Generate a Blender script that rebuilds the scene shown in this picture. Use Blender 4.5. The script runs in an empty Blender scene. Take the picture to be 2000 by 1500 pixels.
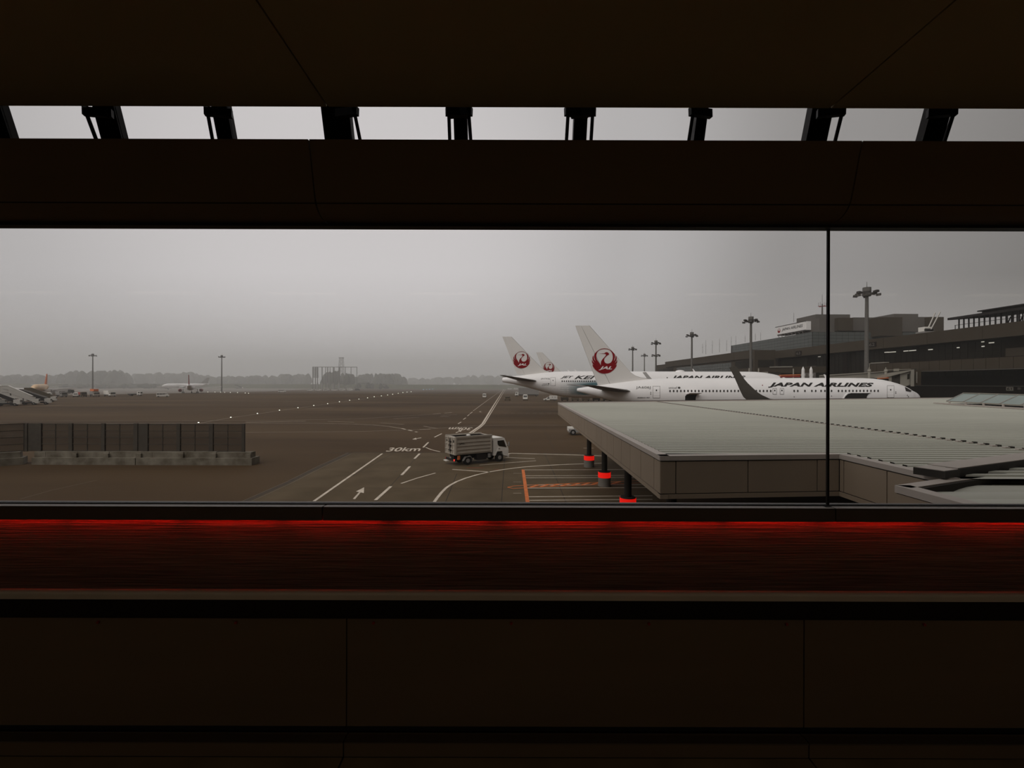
import bpy, bmesh, math, random
from mathutils import Vector, Matrix

# ------------------------------------------------------------------ camera, sky, sun, exposure
SC = bpy.context.scene
COL = SC.collection
F, H, CY, ROLL = 900.0, 7.3, 748.0, 0.0030      # focal length in px, eye height over the apron, horizon row, roll

cam_d = bpy.data.cameras.new('camera')
cam_d.sensor_width = 36.0
cam_d.lens = 36.0 * F / 2000.0
cam_d.shift_y = -(750.0 - CY) / 2000.0
cam_d.clip_start, cam_d.clip_end = 0.05, 4000
cam = bpy.data.objects.new('camera', cam_d)
COL.objects.link(cam)
cam.matrix_world = Matrix.Translation((0, 0, H)) @ Matrix.Rotation(math.pi / 2, 4, 'X') @ Matrix.Rotation(ROLL, 4, 'Z')
SC.camera = cam

world = bpy.data.worlds.new('overcast_sky')
SC.world = world
world.use_nodes = True
wt = world.node_tree
wt.nodes.clear()
w_out = wt.nodes.new('ShaderNodeOutputWorld')
w_bg = wt.nodes.new('ShaderNodeBackground')
w_tc = wt.nodes.new('ShaderNodeTexCoord')
w_dot = wt.nodes.new('ShaderNodeVectorMath'); w_dot.operation = 'DOT_PRODUCT'
bd = Vector((-0.34, 1.0, 0.36)).normalized()      # the part of the cloud cover that the light comes through
w_dot.inputs[1].default_value = bd
w_ramp = wt.nodes.new('ShaderNodeValToRGB')
w_ramp.color_ramp.interpolation = 'EASE'
cr = w_ramp.color_ramp.elements
cr[0].position, cr[0].color = 0.30, (0.165, 0.157, 0.148, 1)
cr[1].position, cr[1].color = 1.0, (0.640, 0.612, 0.612, 1)
e = cr.new(0.66); e.color = (0.300, 0.287, 0.280, 1)
e = cr.new(0.85); e.color = (0.475, 0.457, 0.455, 1)
wt.links.new(w_tc.outputs['Generated'], w_dot.inputs[0])
wt.links.new(w_dot.outputs['Value'], w_ramp.inputs[0])
wt.links.new(w_ramp.outputs[0], w_bg.inputs['Color'])
wt.links.new(w_bg.outputs[0], w_out.inputs['Surface'])
w_bg.inputs['Strength'].default_value = 1.0

sun_d = bpy.data.lights.new('sun', 'SUN')
sun_d.energy = 2.1
sun_d.angle = math.radians(70)                     # veiled by cloud
sun_d.color = (1.0, 0.965, 0.93)
sun = bpy.data.objects.new('sun', sun_d)
COL.objects.link(sun)
sun.location = (-40, -40, 80)
sun.rotation_euler = Vector((-0.55, -0.55, 0.80)).to_track_quat('Z', 'Y').to_euler()

SC.view_settings.view_transform = 'Standard'
SC.view_settings.look = 'None'
SC.view_settings.gamma = 1.0
SC.view_settings.use_curve_mapping = False
SC.view_settings.exposure = 0.0
cy = SC.cycles
cy.use_denoising = True
cy.max_bounces = 8
cy.diffuse_bounces = 4
cy.glossy_bounces = 3
cy.transmission_bounces = 4
cy.volume_bounces = 1
cy.transparent_max_bounces = 24
cy.caustics_reflective = False
cy.caustics_refractive = False

rnd = random.Random(7)

# ------------------------------------------------------------------ helpers
def unroll(x, y): return y - ROLL * (x - 1000.0)

def P(x, y, D):
    """world point that a pixel of the 2000 x 1500 photograph shows, at depth D"""
    return Vector(((x - 1000.0) / F * D, D, H + (CY - unroll(x, y)) / F * D))

def G(x, y, z=0.0):
    """world point on the apron"""
    D = (H - z) * F / (unroll(x, y) - CY)
    return Vector(((x - 1000.0) / F * D, D, z))

def tag(o, label=None, cat=None, group=None, kind=None):
    if label: o['label'] = label
    if cat: o['category'] = cat
    if group: o['group'] = group
    if kind: o['kind'] = kind
    return o

def empty(name, loc=(0, 0, 0), rz=0.0):
    o = bpy.data.objects.new(name, None)
    o.empty_display_size = 0.3
    COL.objects.link(o)
    o.location = loc
    o.rotation_euler = (0, 0, rz)
    return o

def thing(name, label, cat, loc=(0, 0, 0), rz=0.0, group=None, kind=None):
    return tag(empty(name, loc, rz), label, cat, group, kind)

def link_mesh(name, me, parent=None):
    o = bpy.data.objects.new(name, me)
    COL.objects.link(o)
    if parent is not None: o.parent = parent
    return o

class MB:
    """collects shapes and links them as ONE mesh object"""
    def __init__(self): self.v = []; self.f = []
    def add(self, vs, fs):
        n = len(self.v)
        self.v += [tuple(p) for p in vs]
        self.f += [tuple(i + n for i in q) for q in fs]
        return self
    def box(self, x0, x1, y0, y1, z0, z1):
        return self.add([(x0, y0, z0), (x1, y0, z0), (x1, y1, z0), (x0, y1, z0), (x0, y0, z1), (x1, y0, z1), (x1, y1, z1), (x0, y1, z1)],
                        [(3, 2, 1, 0), (4, 5, 6, 7), (0, 1, 5, 4), (1, 2, 6, 5), (2, 3, 7, 6), (3, 0, 4, 7)])
    def bar(self, p0, p1, w, h=None, up=(0, 0, 1)):
        """box beam from p0 to p1, w across, h along up"""
        h = h or w
        p0, p1 = Vector(p0), Vector(p1)
        d = (p1 - p0).normalized()
        u = Vector(up)
        s = d.cross(u)
        if s.length < 1e-4: s = d.cross(Vector((0, 1, 0)))
        s.normalize(); u = s.cross(d).normalized()
        c = []
        for p in (p0, p1):
            for a, b in ((-1, -1), (1, -1), (1, 1), (-1, 1)):
                c.append(p + s * (a * w / 2) + u * (b * h / 2))
        return self.add(c, [(3, 2, 1, 0), (4, 5, 6, 7), (0, 1, 5, 4), (1, 2, 6, 5), (2, 3, 7, 6), (3, 0, 4, 7)])
    def cyl(self, p0, p1, r0, r1=None, n=12, cap=True):
        r1 = r0 if r1 is None else r1
        p0, p1 = Vector(p0), Vector(p1)
        d = (p1 - p0).normalized()
        a = d.cross(Vector((0, 0, 1)))
        if a.length < 1e-4: a = Vector((1, 0, 0))
        a.normalize(); b = d.cross(a)
        vs = []
        for p, r in ((p0, r0), (p1, r1)):
            for k in range(n):
                t = 2 * math.pi * k / n
                vs.append(p + a * (r * math.cos(t)) + b * (r * math.sin(t)))
        fs = [(k, (k + 1) % n, n + (k + 1) % n, n + k) for k in range(n)]
        if cap: fs += [tuple(range(n - 1, -1, -1)), tuple(range(n, 2 * n))]
        return self.add(vs, fs)
    def prism(self, pts0, pts1):
        """two polygons with the same number of corners, joined"""
        n = len(pts0)
        return self.add(list(pts0) + list(pts1), [tuple(range(n - 1, -1, -1)), tuple(range(n, 2 * n))] + [(k, (k + 1) % n, n + (k + 1) % n, n + k) for k in range(n)])
    def loft(self, rings, cap=True, closed=True):
        n = len(rings[0])
        vs = [p for r in rings for p in r]
        fs = []
        for i in range(len(rings) - 1):
            for k in range(n if closed else n - 1):
                a, b = i * n + k, i * n + (k + 1) % n
                fs.append((a, b, b + n, a + n))
        if cap: fs += [tuple(range(n - 1, -1, -1)), tuple(range((len(rings) - 1) * n, len(rings) * n))]
        return self.add(vs, fs)
    def ball(self, c, rx, ry, rz, nu=12, nv=7, zmin=-1.0):
        c = Vector(c); rings = []
        for j in range(nv + 1):
            t = math.asin(zmin) + (math.pi / 2 - math.asin(zmin)) * j / nv
            q = max(math.cos(t), 1e-3)
            rings.append([(c.x + rx * q * math.cos(2 * math.pi * k / nu), c.y + ry * q * math.sin(2 * math.pi * k / nu), c.z + rz * math.sin(t)) for k in range(nu)])
        return self.loft(rings)
    def mesh(self, name, mat, smooth=False, off=(0, 0, 0)):
        me = bpy.data.meshes.new(name)
        ox, oy, oz = off
        me.from_pydata([(x - ox, y - oy, z - oz) for x, y, z in self.v], [], self.f)
        bm = bmesh.new(); bm.from_mesh(me)
        bmesh.ops.recalc_face_normals(bm, faces=bm.faces)
        bm.to_mesh(me); bm.free()
        me.materials.append(mat)
        if smooth:
            for p in me.polygons: p.use_smooth = True
            try: me.set_sharp_from_angle(angle=math.radians(40))
            except Exception: pass
        return me
    def build(self, name, mat, parent=None, smooth=False, world=False):
        """world=True: the corners are in world space and the parent is an unrotated Empty"""
        off = (0, 0, 0)
        if world and parent is not None:
            w = Vector(parent.location)
            q = parent.parent
            while q is not None: w += q.location; q = q.parent
            off = w
        return link_mesh(name, self.mesh(name, mat, smooth, off), parent)

def dup(o, parent=None, name=None):
    c = o.copy(); COL.objects.link(c)
    if name: c.name = name
    c.parent = parent
    for ch in list(o.children): dup(ch, c)
    return c

# ------------------------------------------------------------------ materials
MATS = {}
def mat(name, col, rough=0.6, var=0.0, scale=3.0, metal=0.0, stretch=(1, 1, 1), emit=None, estr=0.0, bump=0.0, col2=None, spec=0.3, detail=4.0):
    m = bpy.data.materials.new(name); MATS[name] = m
    m.use_nodes = True
    nt = m.node_tree; b = nt.nodes['Principled BSDF']
    b.inputs['Roughness'].default_value = rough
    b.inputs['Metallic'].default_value = metal
    b.inputs['Specular IOR Level'].default_value = spec
    c = (*col, 1)
    tc = nt.nodes.new('ShaderNodeTexCoord')
    mp = nt.nodes.new('ShaderNodeMapping'); mp.inputs['Scale'].default_value = stretch
    nz = nt.nodes.new('ShaderNodeTexNoise'); nz.inputs['Scale'].default_value = scale; nz.inputs['Detail'].default_value = detail
    nt.links.new(tc.outputs['Object'], mp.inputs[0]); nt.links.new(mp.outputs[0], nz.inputs['Vector'])
    rp = nt.nodes.new('ShaderNodeValToRGB')
    lo = tuple(max(0.0, x * (1 - var)) for x in col) if col2 is None else col2
    hi = tuple(min(1.0, x * (1 + var)) for x in col)
    rp.color_ramp.elements[0].position, rp.color_ramp.elements[0].color = 0.32, (*lo, 1)
    rp.color_ramp.elements[1].position, rp.color_ramp.elements[1].color = 0.68, (*hi, 1)
    nt.links.new(nz.outputs['Fac'], rp.inputs[0]); nt.links.new(rp.outputs[0], b.inputs['Base Color'])
    if bump:
        bp = nt.nodes.new('ShaderNodeBump'); bp.inputs['Strength'].default_value = bump; bp.inputs['Distance'].default_value = 0.02
        nt.links.new(nz.outputs['Fac'], bp.inputs['Height']); nt.links.new(bp.outputs[0], b.inputs['Normal'])
    if emit:
        b.inputs['Emission Color'].default_value = (*emit, 1); b.inputs['Emission Strength'].default_value = estr
    return m

def glass_mat(name, tint, refl=0.05, rough=0.02):
    m = bpy.data.materials.new(name); MATS[name] = m
    m.use_nodes = True; nt = m.node_tree; nt.nodes.clear()
    out = nt.nodes.new('ShaderNodeOutputMaterial')
    tr = nt.nodes.new('ShaderNodeBsdfTransparent'); tr.inputs[0].default_value = (*tint, 1)
    gl = nt.nodes.new('ShaderNodeBsdfGlossy'); gl.inputs['Roughness'].default_value = rough
    mx = nt.nodes.new('ShaderNodeMixShader'); mx.inputs[0].default_value = refl
    nt.links.new(tr.outputs[0], mx.inputs[1]); nt.links.new(gl.outputs[0], mx.inputs[2]); nt.links.new(mx.outputs[0], out.inputs['Surface'])
    return m

def screen_mat(name, col, alpha):
    """dark netting one can partly see through"""
    m = bpy.data.materials.new(name); MATS[name] = m
    m.use_nodes = True; nt = m.node_tree; nt.nodes.clear()
    out = nt.nodes.new('ShaderNodeOutputMaterial')
    tr = nt.nodes.new('ShaderNodeBsdfTransparent')
    df = nt.nodes.new('ShaderNodeBsdfDiffuse'); df.inputs[0].default_value = (*col, 1)
    nz = nt.nodes.new('ShaderNodeTexNoise'); nz.inputs['Scale'].default_value = 1.2
    mr = nt.nodes.new('ShaderNodeMapRange'); mr.inputs['To Min'].default_value = alpha - 0.08; mr.inputs['To Max'].default_value = alpha + 0.08
    mx = nt.nodes.new('ShaderNodeMixShader')
    nt.links.new(nz.outputs['Fac'], mr.inputs['Value']); nt.links.new(mr.outputs[0], mx.inputs[0])
    nt.links.new(tr.outputs[0], mx.inputs[1]); nt.links.new(df.outputs[0], mx.inputs[2]); nt.links.new(mx.outputs[0], out.inputs['Surface'])
    return m

M_asphalt = mat('asphalt', (0.094, 0.059, 0.030), 0.85, scale=0.055, stretch=(0.22, 1, 1), col2=(0.046, 0.026, 0.0115), detail=9, spec=0.1)
M_concrete = mat('apron_concrete', (0.110, 0.079, 0.046), 0.85, scale=0.35, col2=(0.076, 0.053, 0.029), detail=8, spec=0.1)
M_pale_concrete = mat('pale_concrete', (0.17, 0.145, 0.12), 0.85, var=0.12, scale=0.03)
M_grass = mat('grass', (0.060, 0.062, 0.026), 0.95, var=0.25, scale=0.05)
M_paint = mat('white_road_paint', (0.56, 0.48, 0.39), 0.7, var=0.18, scale=1.5, detail=6)
M_paint_worn = mat('worn_road_paint', (0.28, 0.23, 0.175), 0.8, var=0.25, scale=0.8, detail=6)
M_paint_orange = mat('orange_road_paint', (0.60, 0.15, 0.030), 0.7, var=0.15, scale=1.5)
M_paint_red = mat('red_road_paint', (0.14, 0.045, 0.022), 0.8, var=0.25, scale=1.5)
M_joint = mat('slab_joint', (0.030, 0.021, 0.014), 0.9, var=0.15)
M_drain = mat('drain_grate', (0.044, 0.029, 0.016), 0.8, var=0.2, scale=2)
M_drain_edge = mat('drain_edge', (0.14, 0.115, 0.085), 0.8, var=0.1)

M_white = mat('white_aircraft_paint', (0.80, 0.775, 0.765), 0.38, var=0.02, scale=0.4, spec=0.4)
M_fin = mat('tail_fin_paint', (0.71, 0.68, 0.65), 0.5, var=0.02, scale=0.4, spec=0.2)
M_belly = mat('grey_aircraft_paint', (0.33, 0.315, 0.30), 0.45, var=0.05, scale=0.4)
M_under = mat('dark_grey_wing_paint', (0.085, 0.075, 0.065), 0.5, var=0.05, scale=0.4)
M_logo = mat('crimson_logo_paint', (0.205, 0.001, 0.005), 0.6, var=0.05, spec=0.05)
M_black = mat('black_letter_paint', (0.012, 0.010, 0.009), 0.5, var=0.1)
M_greytext = mat('grey_letter_paint', (0.06, 0.055, 0.05), 0.5, var=0.1)
M_port = mat('cabin_window_glass', (0.035, 0.030, 0.028), 0.25, var=0.1)
M_seam = mat('door_outline', (0.17, 0.16, 0.15), 0.6, var=0.1)
M_hold = mat('cargo_hold_dark', (0.010, 0.008, 0.007), 0.8, var=0.1)
M_teal = mat('teal_livery_paint', (0.13, 0.22, 0.235), 0.45, col2=(0.45, 0.46, 0.46), scale=0.35, stretch=(0.5, 1, 1.6))
M_tyre = mat('tyre_rubber', (0.012, 0.011, 0.010), 0.8, var=0.1)
M_metal = mat('brushed_grey_metal', (0.22, 0.21, 0.20), 0.4, var=0.1, metal=0.4)
M_darkmetal = mat('dark_steel', (0.030, 0.026, 0.022), 0.6, var=0.15)
M_lampgrey = mat('mast_steel', (0.10, 0.092, 0.082), 0.6, var=0.1)

M_roof = mat('roof_sheet_metal', (0.44, 0.436, 0.38), 0.50, var=0.07, scale=0.25, stretch=(0.3, 1, 1), spec=0.3)
M_fascia = mat('fascia_panel', (0.245, 0.19, 0.138), 0.6, var=0.05, scale=0.6)
M_cap = mat('fascia_cap', (0.38, 0.335, 0.30), 0.5, var=0.05, scale=0.6)
M_soffit = mat('soffit', (0.02, 0.016, 0.012), 0.8, var=0.1)
M_sleeve = mat('column_concrete_sleeve', (0.20, 0.18, 0.155), 0.8, var=0.12, scale=1.5)
M_redband = mat('red_light_band', (0.55, 0.012, 0.008), 0.5, var=0.03, emit=(1.0, 0.012, 0.006), estr=0.55)
M_barrier = mat('weathered_concrete_block', (0.20, 0.175, 0.135), 0.85, scale=1.1, col2=(0.085, 0.068, 0.045), detail=8, bump=0.2)
M_net = screen_mat('fence_netting', (0.040, 0.032, 0.025), 0.38)
M_fencepost = mat('fence_steel', (0.050, 0.040, 0.029), 0.7, var=0.15)

M_tbrown = mat('terminal_brown_cladding', (0.041, 0.029, 0.0165), 0.7, var=0.07, scale=0.15)
M_tgrey = mat('terminal_grey_cladding', (0.095, 0.083, 0.072), 0.7, var=0.05, scale=0.15)
M_tdark = mat('terminal_dark_wall', (0.011, 0.007, 0.005), 0.8, var=0.15, scale=0.2, spec=0.03)
M_tglass = mat('terminal_dark_glass', (0.016, 0.013, 0.009), 0.4, var=0.35, scale=0.2, spec=0.04)
M_tglass2 = mat('terminal_green_glass', (0.075, 0.082, 0.076), 0.25, var=0.15, scale=0.1)
M_signwhite = mat('sign_white', (0.72, 0.70, 0.68), 0.6, var=0.02)
M_bridge = mat('jet_bridge_grey', (0.26, 0.24, 0.20), 0.6, var=0.06, scale=0.3)
M_bridgedark = mat('jet_bridge_bellows', (0.035, 0.028, 0.021), 0.8, var=0.1)
M_orange = mat('orange_tarp', (0.45, 0.13, 0.045), 0.7, var=0.1)
M_skyglass = mat('skylight_glass', (0.20, 0.245, 0.225), 0.18, var=0.08, scale=0.4, spec=0.4)
M_roomlamp = mat('office_ceiling_light', (0.8, 0.8, 0.75), 0.5, emit=(1.0, 0.93, 0.80), estr=0.35)

M_int = mat('interior_brown_panel', (0.19, 0.140, 0.095), 0.65, var=0.12, scale=2.0, stretch=(0.2, 1, 1), spec=0.2)
M_ceil = mat('ceiling_panel', (0.54, 0.455, 0.275), 0.7, var=0.08, scale=0.8, spec=0.15)
M_frame = mat('dark_window_frame', (0.013, 0.010, 0.009), 0.55, var=0.1, spec=0.2)
M_bead = mat('aluminium_glazing_bead', (0.30, 0.275, 0.25), 0.5, var=0.05, metal=0.3)
M_ledge = mat('sill_metal_skylit', (0.62, 0.57, 0.54), 0.55, var=0.05)  # sill metal lightened, painting in the skylight that falls on it
M_sill = mat('sill_dark_metal', (0.10, 0.080, 0.070), 0.42, var=0.06, spec=0.45)
M_grain = mat('brushed_dark_wall', (0.225, 0.205, 0.160), 0.55, scale=9.0, stretch=(0.35, 6, 14), col2=(0.115, 0.105, 0.082), bump=0.35, detail=5)
M_rail = mat('handrail_dark_metal', (0.11, 0.085, 0.065), 0.38, var=0.08, spec=0.5)
M_railtop = mat('handrail_metal_lit', (0.66, 0.60, 0.54), 0.45, var=0.06, metal=0.2)  # brushed metal lightened to paint the highlight along the rail top
M_floor = mat('floor_stone_tile', (0.30, 0.23, 0.14), 0.5, var=0.2, scale=3.0, detail=8)
M_glass = glass_mat('window_glass', (0.97, 0.97, 0.97), 0.003)
M_back = mat('rear_wall_plaster', (0.60, 0.47, 0.33), 0.8, var=0.05)  # unseen wall, colour raised so it bounces window light into the room
M_led = mat('red_led', (0.3, 0.0, 0.0), 0.5, emit=(1.0, 0.012, 0.006), estr=36.0)
M_filllight = mat('fill_lamp_diffuser', (0.8, 0.7, 0.6), 0.5, emit=(1.0, 0.86, 0.66), estr=4.4)
M_ownwall = mat('own_building_cladding', (0.20, 0.165, 0.13), 0.8, var=0.06, scale=0.3)

M_vwhite = mat('vehicle_white_paint', (0.66, 0.63, 0.58), 0.45, var=0.03)
M_vcream = mat('truck_cream_paint', (0.37, 0.325, 0.27), 0.55, var=0.06, scale=1.5)
M_vglass = mat('vehicle_dark_glass', (0.020, 0.018, 0.012), 0.15, var=0.1, spec=0.3)
M_vdark = mat('vehicle_black', (0.014, 0.011, 0.009), 0.7, var=0.15)
M_vbrown = mat('vehicle_olive_brown', (0.10, 0.075, 0.045), 0.6, var=0.1)
M_vgrey = mat('vehicle_grey', (0.23, 0.215, 0.20), 0.6, var=0.06)
M_taillight = mat('tail_light', (0.5, 0.01, 0.01), 0.4, emit=(1.0, 0.03, 0.02), estr=2.5)
M_vred = mat('vehicle_red', (0.30, 0.035, 0.025), 0.5, var=0.05)
M_vorange = mat('vehicle_orange', (0.60, 0.16, 0.05), 0.5, var=0.05)
M_taxilamp = mat('taxiway_lamp_white', (0.8, 0.8, 0.7), 0.4, emit=(0.95, 1.0, 0.85), estr=1.6)
M_taxiblue = mat('taxiway_lamp_blue', (0.2, 0.5, 0.9), 0.4, emit=(0.30, 0.75, 1.0), estr=1.2)
M_leaf = mat('tree_foliage', (0.034, 0.036, 0.018), 0.9, var=0.35, scale=0.35, detail=6)
M_bark = mat('tree_bark', (0.035, 0.028, 0.020), 0.9, var=0.2)
M_rmast = mat('red_mast_paint', (0.22, 0.03, 0.03), 0.6, var=0.1)

# ------------------------------------------------------------------ text and marks
def text_2d(s, bold=0.0, shear=0.0, spacing=1.0):
    cu = bpy.data.curves.new('letters', 'FONT')
    cu.body = s; cu.size = 1.0; cu.offset = bold; cu.shear = shear; cu.resolution_u = 3; cu.space_character = spacing
    o = bpy.data.objects.new('letters', cu); COL.objects.link(o)
    dg = bpy.context.evaluated_depsgraph_get()
    me = o.evaluated_get(dg).to_mesh()
    vs = [(v.co.x, v.co.y) for v in me.vertices]; fs = [tuple(p.vertices) for p in me.polygons]
    o.evaluated_get(dg).to_mesh_clear()
    bpy.data.objects.remove(o); bpy.data.curves.remove(cu)
    return vs, fs

def outline_2d(loops):
    cu = bpy.data.curves.new('mark', 'CURVE'); cu.dimensions = '2D'; cu.fill_mode = 'BOTH'
    for lp in loops:
        sp = cu.splines.new('POLY'); sp.points.add(len(lp) - 1); sp.use_cyclic_u = True
        for p, (x, y) in zip(sp.points, lp): p.co = (x, y, 0, 1)
    o = bpy.data.objects.new('mark', cu); COL.objects.link(o)
    dg = bpy.context.evaluated_depsgraph_get()
    me = o.evaluated_get(dg).to_mesh()
    vs = [(v.co.x, v.co.y) for v in me.vertices]; fs = [tuple(p.vertices) for p in me.polygons]
    o.evaluated_get(dg).to_mesh_clear()
    bpy.data.objects.remove(o); bpy.data.curves.remove(cu)
    return vs, fs

def fit(vf, a0, a1, b0, b1):
    vs, fs = vf
    x0, x1 = min(v[0] for v in vs), max(v[0] for v in vs)
    y0, y1 = min(v[1] for v in vs), max(v[1] for v in vs)
    return [(a0 + (v[0] - x0) / (x1 - x0) * (a1 - a0), b0 + (v[1] - y0) / (y1 - y0) * (b1 - b0)) for v in vs], fs

def slice_rows(vf, n):
    """cut a flat shape into n rows so that it can follow a round surface"""
    vs, fs = vf
    bm = bmesh.new()
    bv = [bm.verts.new((a, b, 0)) for a, b in vs]
    for q in fs:
        try: bm.faces.new([bv[i] for i in q])
        except ValueError: pass
    lo, hi = min(v[1] for v in vs), max(v[1] for v in vs)
    for k in range(1, n):
        bmesh.ops.bisect_plane(bm, geom=bm.verts[:] + bm.edges[:] + bm.faces[:], plane_co=(0, lo + (hi - lo) * k / n, 0), plane_no=(0, 1, 0))
    bm.verts.index_update()
    r = [(v.co.x, v.co.y) for v in bm.verts], [tuple(v.index for v in q.verts) for q in bm.faces]
    bm.free()
    return r

def flat(name, vf, fn, m, parent, world=True):
    mb = MB(); mb.add([fn(a, b) for a, b in vf[0]], vf[1])
    return mb.build(name, m, parent, world=world)

def crane_loops():
    c = lambda pts: [((x - 853) / 352.0, (643 - y) / 352.0) for x, y in pts]
    left = [(853, 291), (770, 300), (700, 330), (630, 385), (578, 440), (562, 500), (570, 560), (603, 655), (560, 590), (540, 488), (520, 530), (515, 575), (530, 630), (575, 705), (530, 660), (507, 603),
            (500, 645), (506, 685), (530, 730), (560, 765), (517, 735), (525, 790), (560, 845), (620, 910), (700, 962), (775, 986), (853, 993)]
    right = [(2 * 853 - x, y) for x, y in left[1:-1]][::-1]
    hole = [(748, 762), (720, 715), (680, 660), (645, 610), (628, 560), (622, 510), (630, 450), (655, 395), (700, 345), (770, 318), (853, 310), (930, 318), (1000, 345), (1045, 395), (1072, 450), (1082, 520),
            (1080, 580), (1060, 640), (1020, 690), (970, 712), (925, 715), (880, 700), (850, 665), (840, 620), (850, 575), (880, 535), (930, 490), (985, 455), (965, 420), (935, 400), (900, 396), (870, 408),
            (850, 428), (760, 434), (680, 436), (760, 441), (850, 446), (885, 456), (893, 475), (880, 500), (840, 545), (790, 600), (760, 650), (750, 700)]
    return [c(left + right), c(hole)]
CRANE = outline_2d(crane_loops())
JAL_T = text_2d('JAL', 0.035, 0.35)

# ------------------------------------------------------------------ the room
WY = 2.2                                            # glass plane
def zr(y, D): return H + (CY - y) / F * D           # height of a picture row in the middle of the frame
RX = 8.0                                            # half width of the room
FZ = H - 1.60                                       # floor

mb = MB().box(-RX, RX, -4.2, 2.4, FZ - 0.25, FZ - 0.012)
floor = tag(mb.build('floor', M_darkmetal), 'dark stone tiled floor inside the terminal', None, None, 'structure')
fx = [-0.716 + 1.99 * k for k in range(-3, 5)]
tile = MB().box(0.004, 1.986, 0.004, 0.986, 0, 0.012).mesh('floor_tile', M_floor)
for x in fx[:-1]:
    for j in range(6):
        o = link_mesh('floor_tile', tile, floor); o.location = (x, 1.97 - 0.99 * (j + 1), FZ - 0.012)

ceiling = tag(MB().box(-RX, RX, -4.2, 2.19, H + 1.322, H + 2.55).build('ceiling', M_frame), 'dark flat ceiling above the window wall', None, None, 'structure')
for k in range(-4, 4):
    x0 = -0.88 + 2.388 * k
    x0c, x1c = max(x0 + 0.004, -RX), min(x0 + 2.384, RX)
    if x1c - x0c < 0.1: continue
    for (ya, yb) in ((-0.2, 2.19), (-2.6, -0.208), (-4.2, -2.608)):
        MB().box(x0c, x1c, ya, yb, H + 1.31, H + 1.3225).build('ceiling_panel', M_ceil, ceiling)

tag(MB().box(-RX, RX, -4.4, -4.2, FZ, H + 1.4).build('wall_back', M_back), 'dark brown rear wall of the room', None, None, 'structure')
tag(MB().box(-RX - 0.2, -RX, -4.4, 3.4, FZ, H + 2.5).build('wall_left', M_int), 'dark brown left side wall of the room', None, None, 'structure')
tag(MB().box(RX, RX + 0.2, -4.4, 3.4, FZ, H + 2.5).build('wall_right', M_int), 'dark brown right side wall of the room', None, None, 'structure')

# lower wall: brushed panel under the sill, then the convector casing and the plinth
zt_w = H - 0.608
wl = tag(MB().box(-RX, RX, 2.235, 2.30, FZ, zt_w).build('wall_front', M_grain), 'dark brushed wall under the window glowing red at its top', None, None, 'structure')
px = [-0.716 + 1.99 * k for k in range(-4, 6)]
cs_ = [(0, 0.105), (0.22, 0.105), (0.22, 0.455), (0, 0.585)]
casing = MB().prism([(0.003, a, b) for a, b in cs_], [(1.987, a, b) for a, b in cs_]).mesh('casing_panel', M_int)
for x in px[:-1]:
    if x < -RX or x + 1.99 > RX: continue
    o = link_mesh('casing_panel', casing, wl); o.location = (x, 2.005, FZ)
bb = tag(empty('baseboard_front', (0, 1.97, FZ)), 'dark plinth along the foot of the window wall', None, None, 'structure')
plinth = MB().box(0.003, 1.987, 0, 0.06, 0, 0.058).mesh('plinth_board', M_int)
lipm = MB().box(0.003, 1.987, -0.004, 0.04, 0.058, 0.064).mesh('plinth_edge', M_rail)
for x in px[:-1]:
    if x < -RX or x + 1.99 > RX: continue
    o = link_mesh('plinth_board', plinth, bb); o.location = (x, 0, 0)
    q = link_mesh('plinth_edge', lipm, o)

# sill boards with a dark front, joints under the glass joints
GX = [-0.88 + 2.388 * k for k in range(-3, 4)]
sill = tag(empty('trim_1', (0, 2.14, zr(985, WY))), 'dark metal window sill running the length of the glass', None, None, 'structure')
zt = zr(985.5, WY)
for k in range(len(GX) - 1):
    a, b = GX[k] + 0.003, GX[k + 1] - 0.003
    if a < -RX or b > RX: continue
    MB().prism([(a, 2.144, H - 0.643), (a, 2.165, H - 0.643), (a, 2.165, zt - 0.018), (a, 2.225, zt - 0.018), (a, 2.225, zt), (a, 2.148, zt), (a, 2.144, zt - 0.004)],
               [(b, 2.144, H - 0.643), (b, 2.165, H - 0.643), (b, 2.165, zt - 0.018), (b, 2.225, zt - 0.018), (b, 2.225, zt), (b, 2.148, zt), (b, 2.144, zt - 0.004)]).build('sill_board', M_sill, sill, world=True)
    MB().box(a, b, 2.1455, 2.186, zt, zt + 0.0012).build('sill_lit_top', M_ledge, sill, world=True)  # thin lighter strip paints skylight onto the top of the sill board

# the red light strip under the sill
led = thing('light_strip', 'red light strip tucked under the dark window sill', 'light strip', (0, 2.2, H - 0.61))
MB().box(-RX + 0.05, RX - 0.05, 2.207, 2.2135, H - 0.645, zt - 0.0185).build('channel', M_darkmetal, led, world=True)
k = 0
x = -RX + 0.1
while x < RX - 0.3:
    w = 0.42 + 0.12 * rnd.random()
    MB().box(x, min(x + w, RX - 0.1), 2.2135, 2.215, H - 0.643, H - 0.632).build('diode_segment', M_led, led, world=True)
    x += w + 0.03 + 0.07 * rnd.random()

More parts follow.
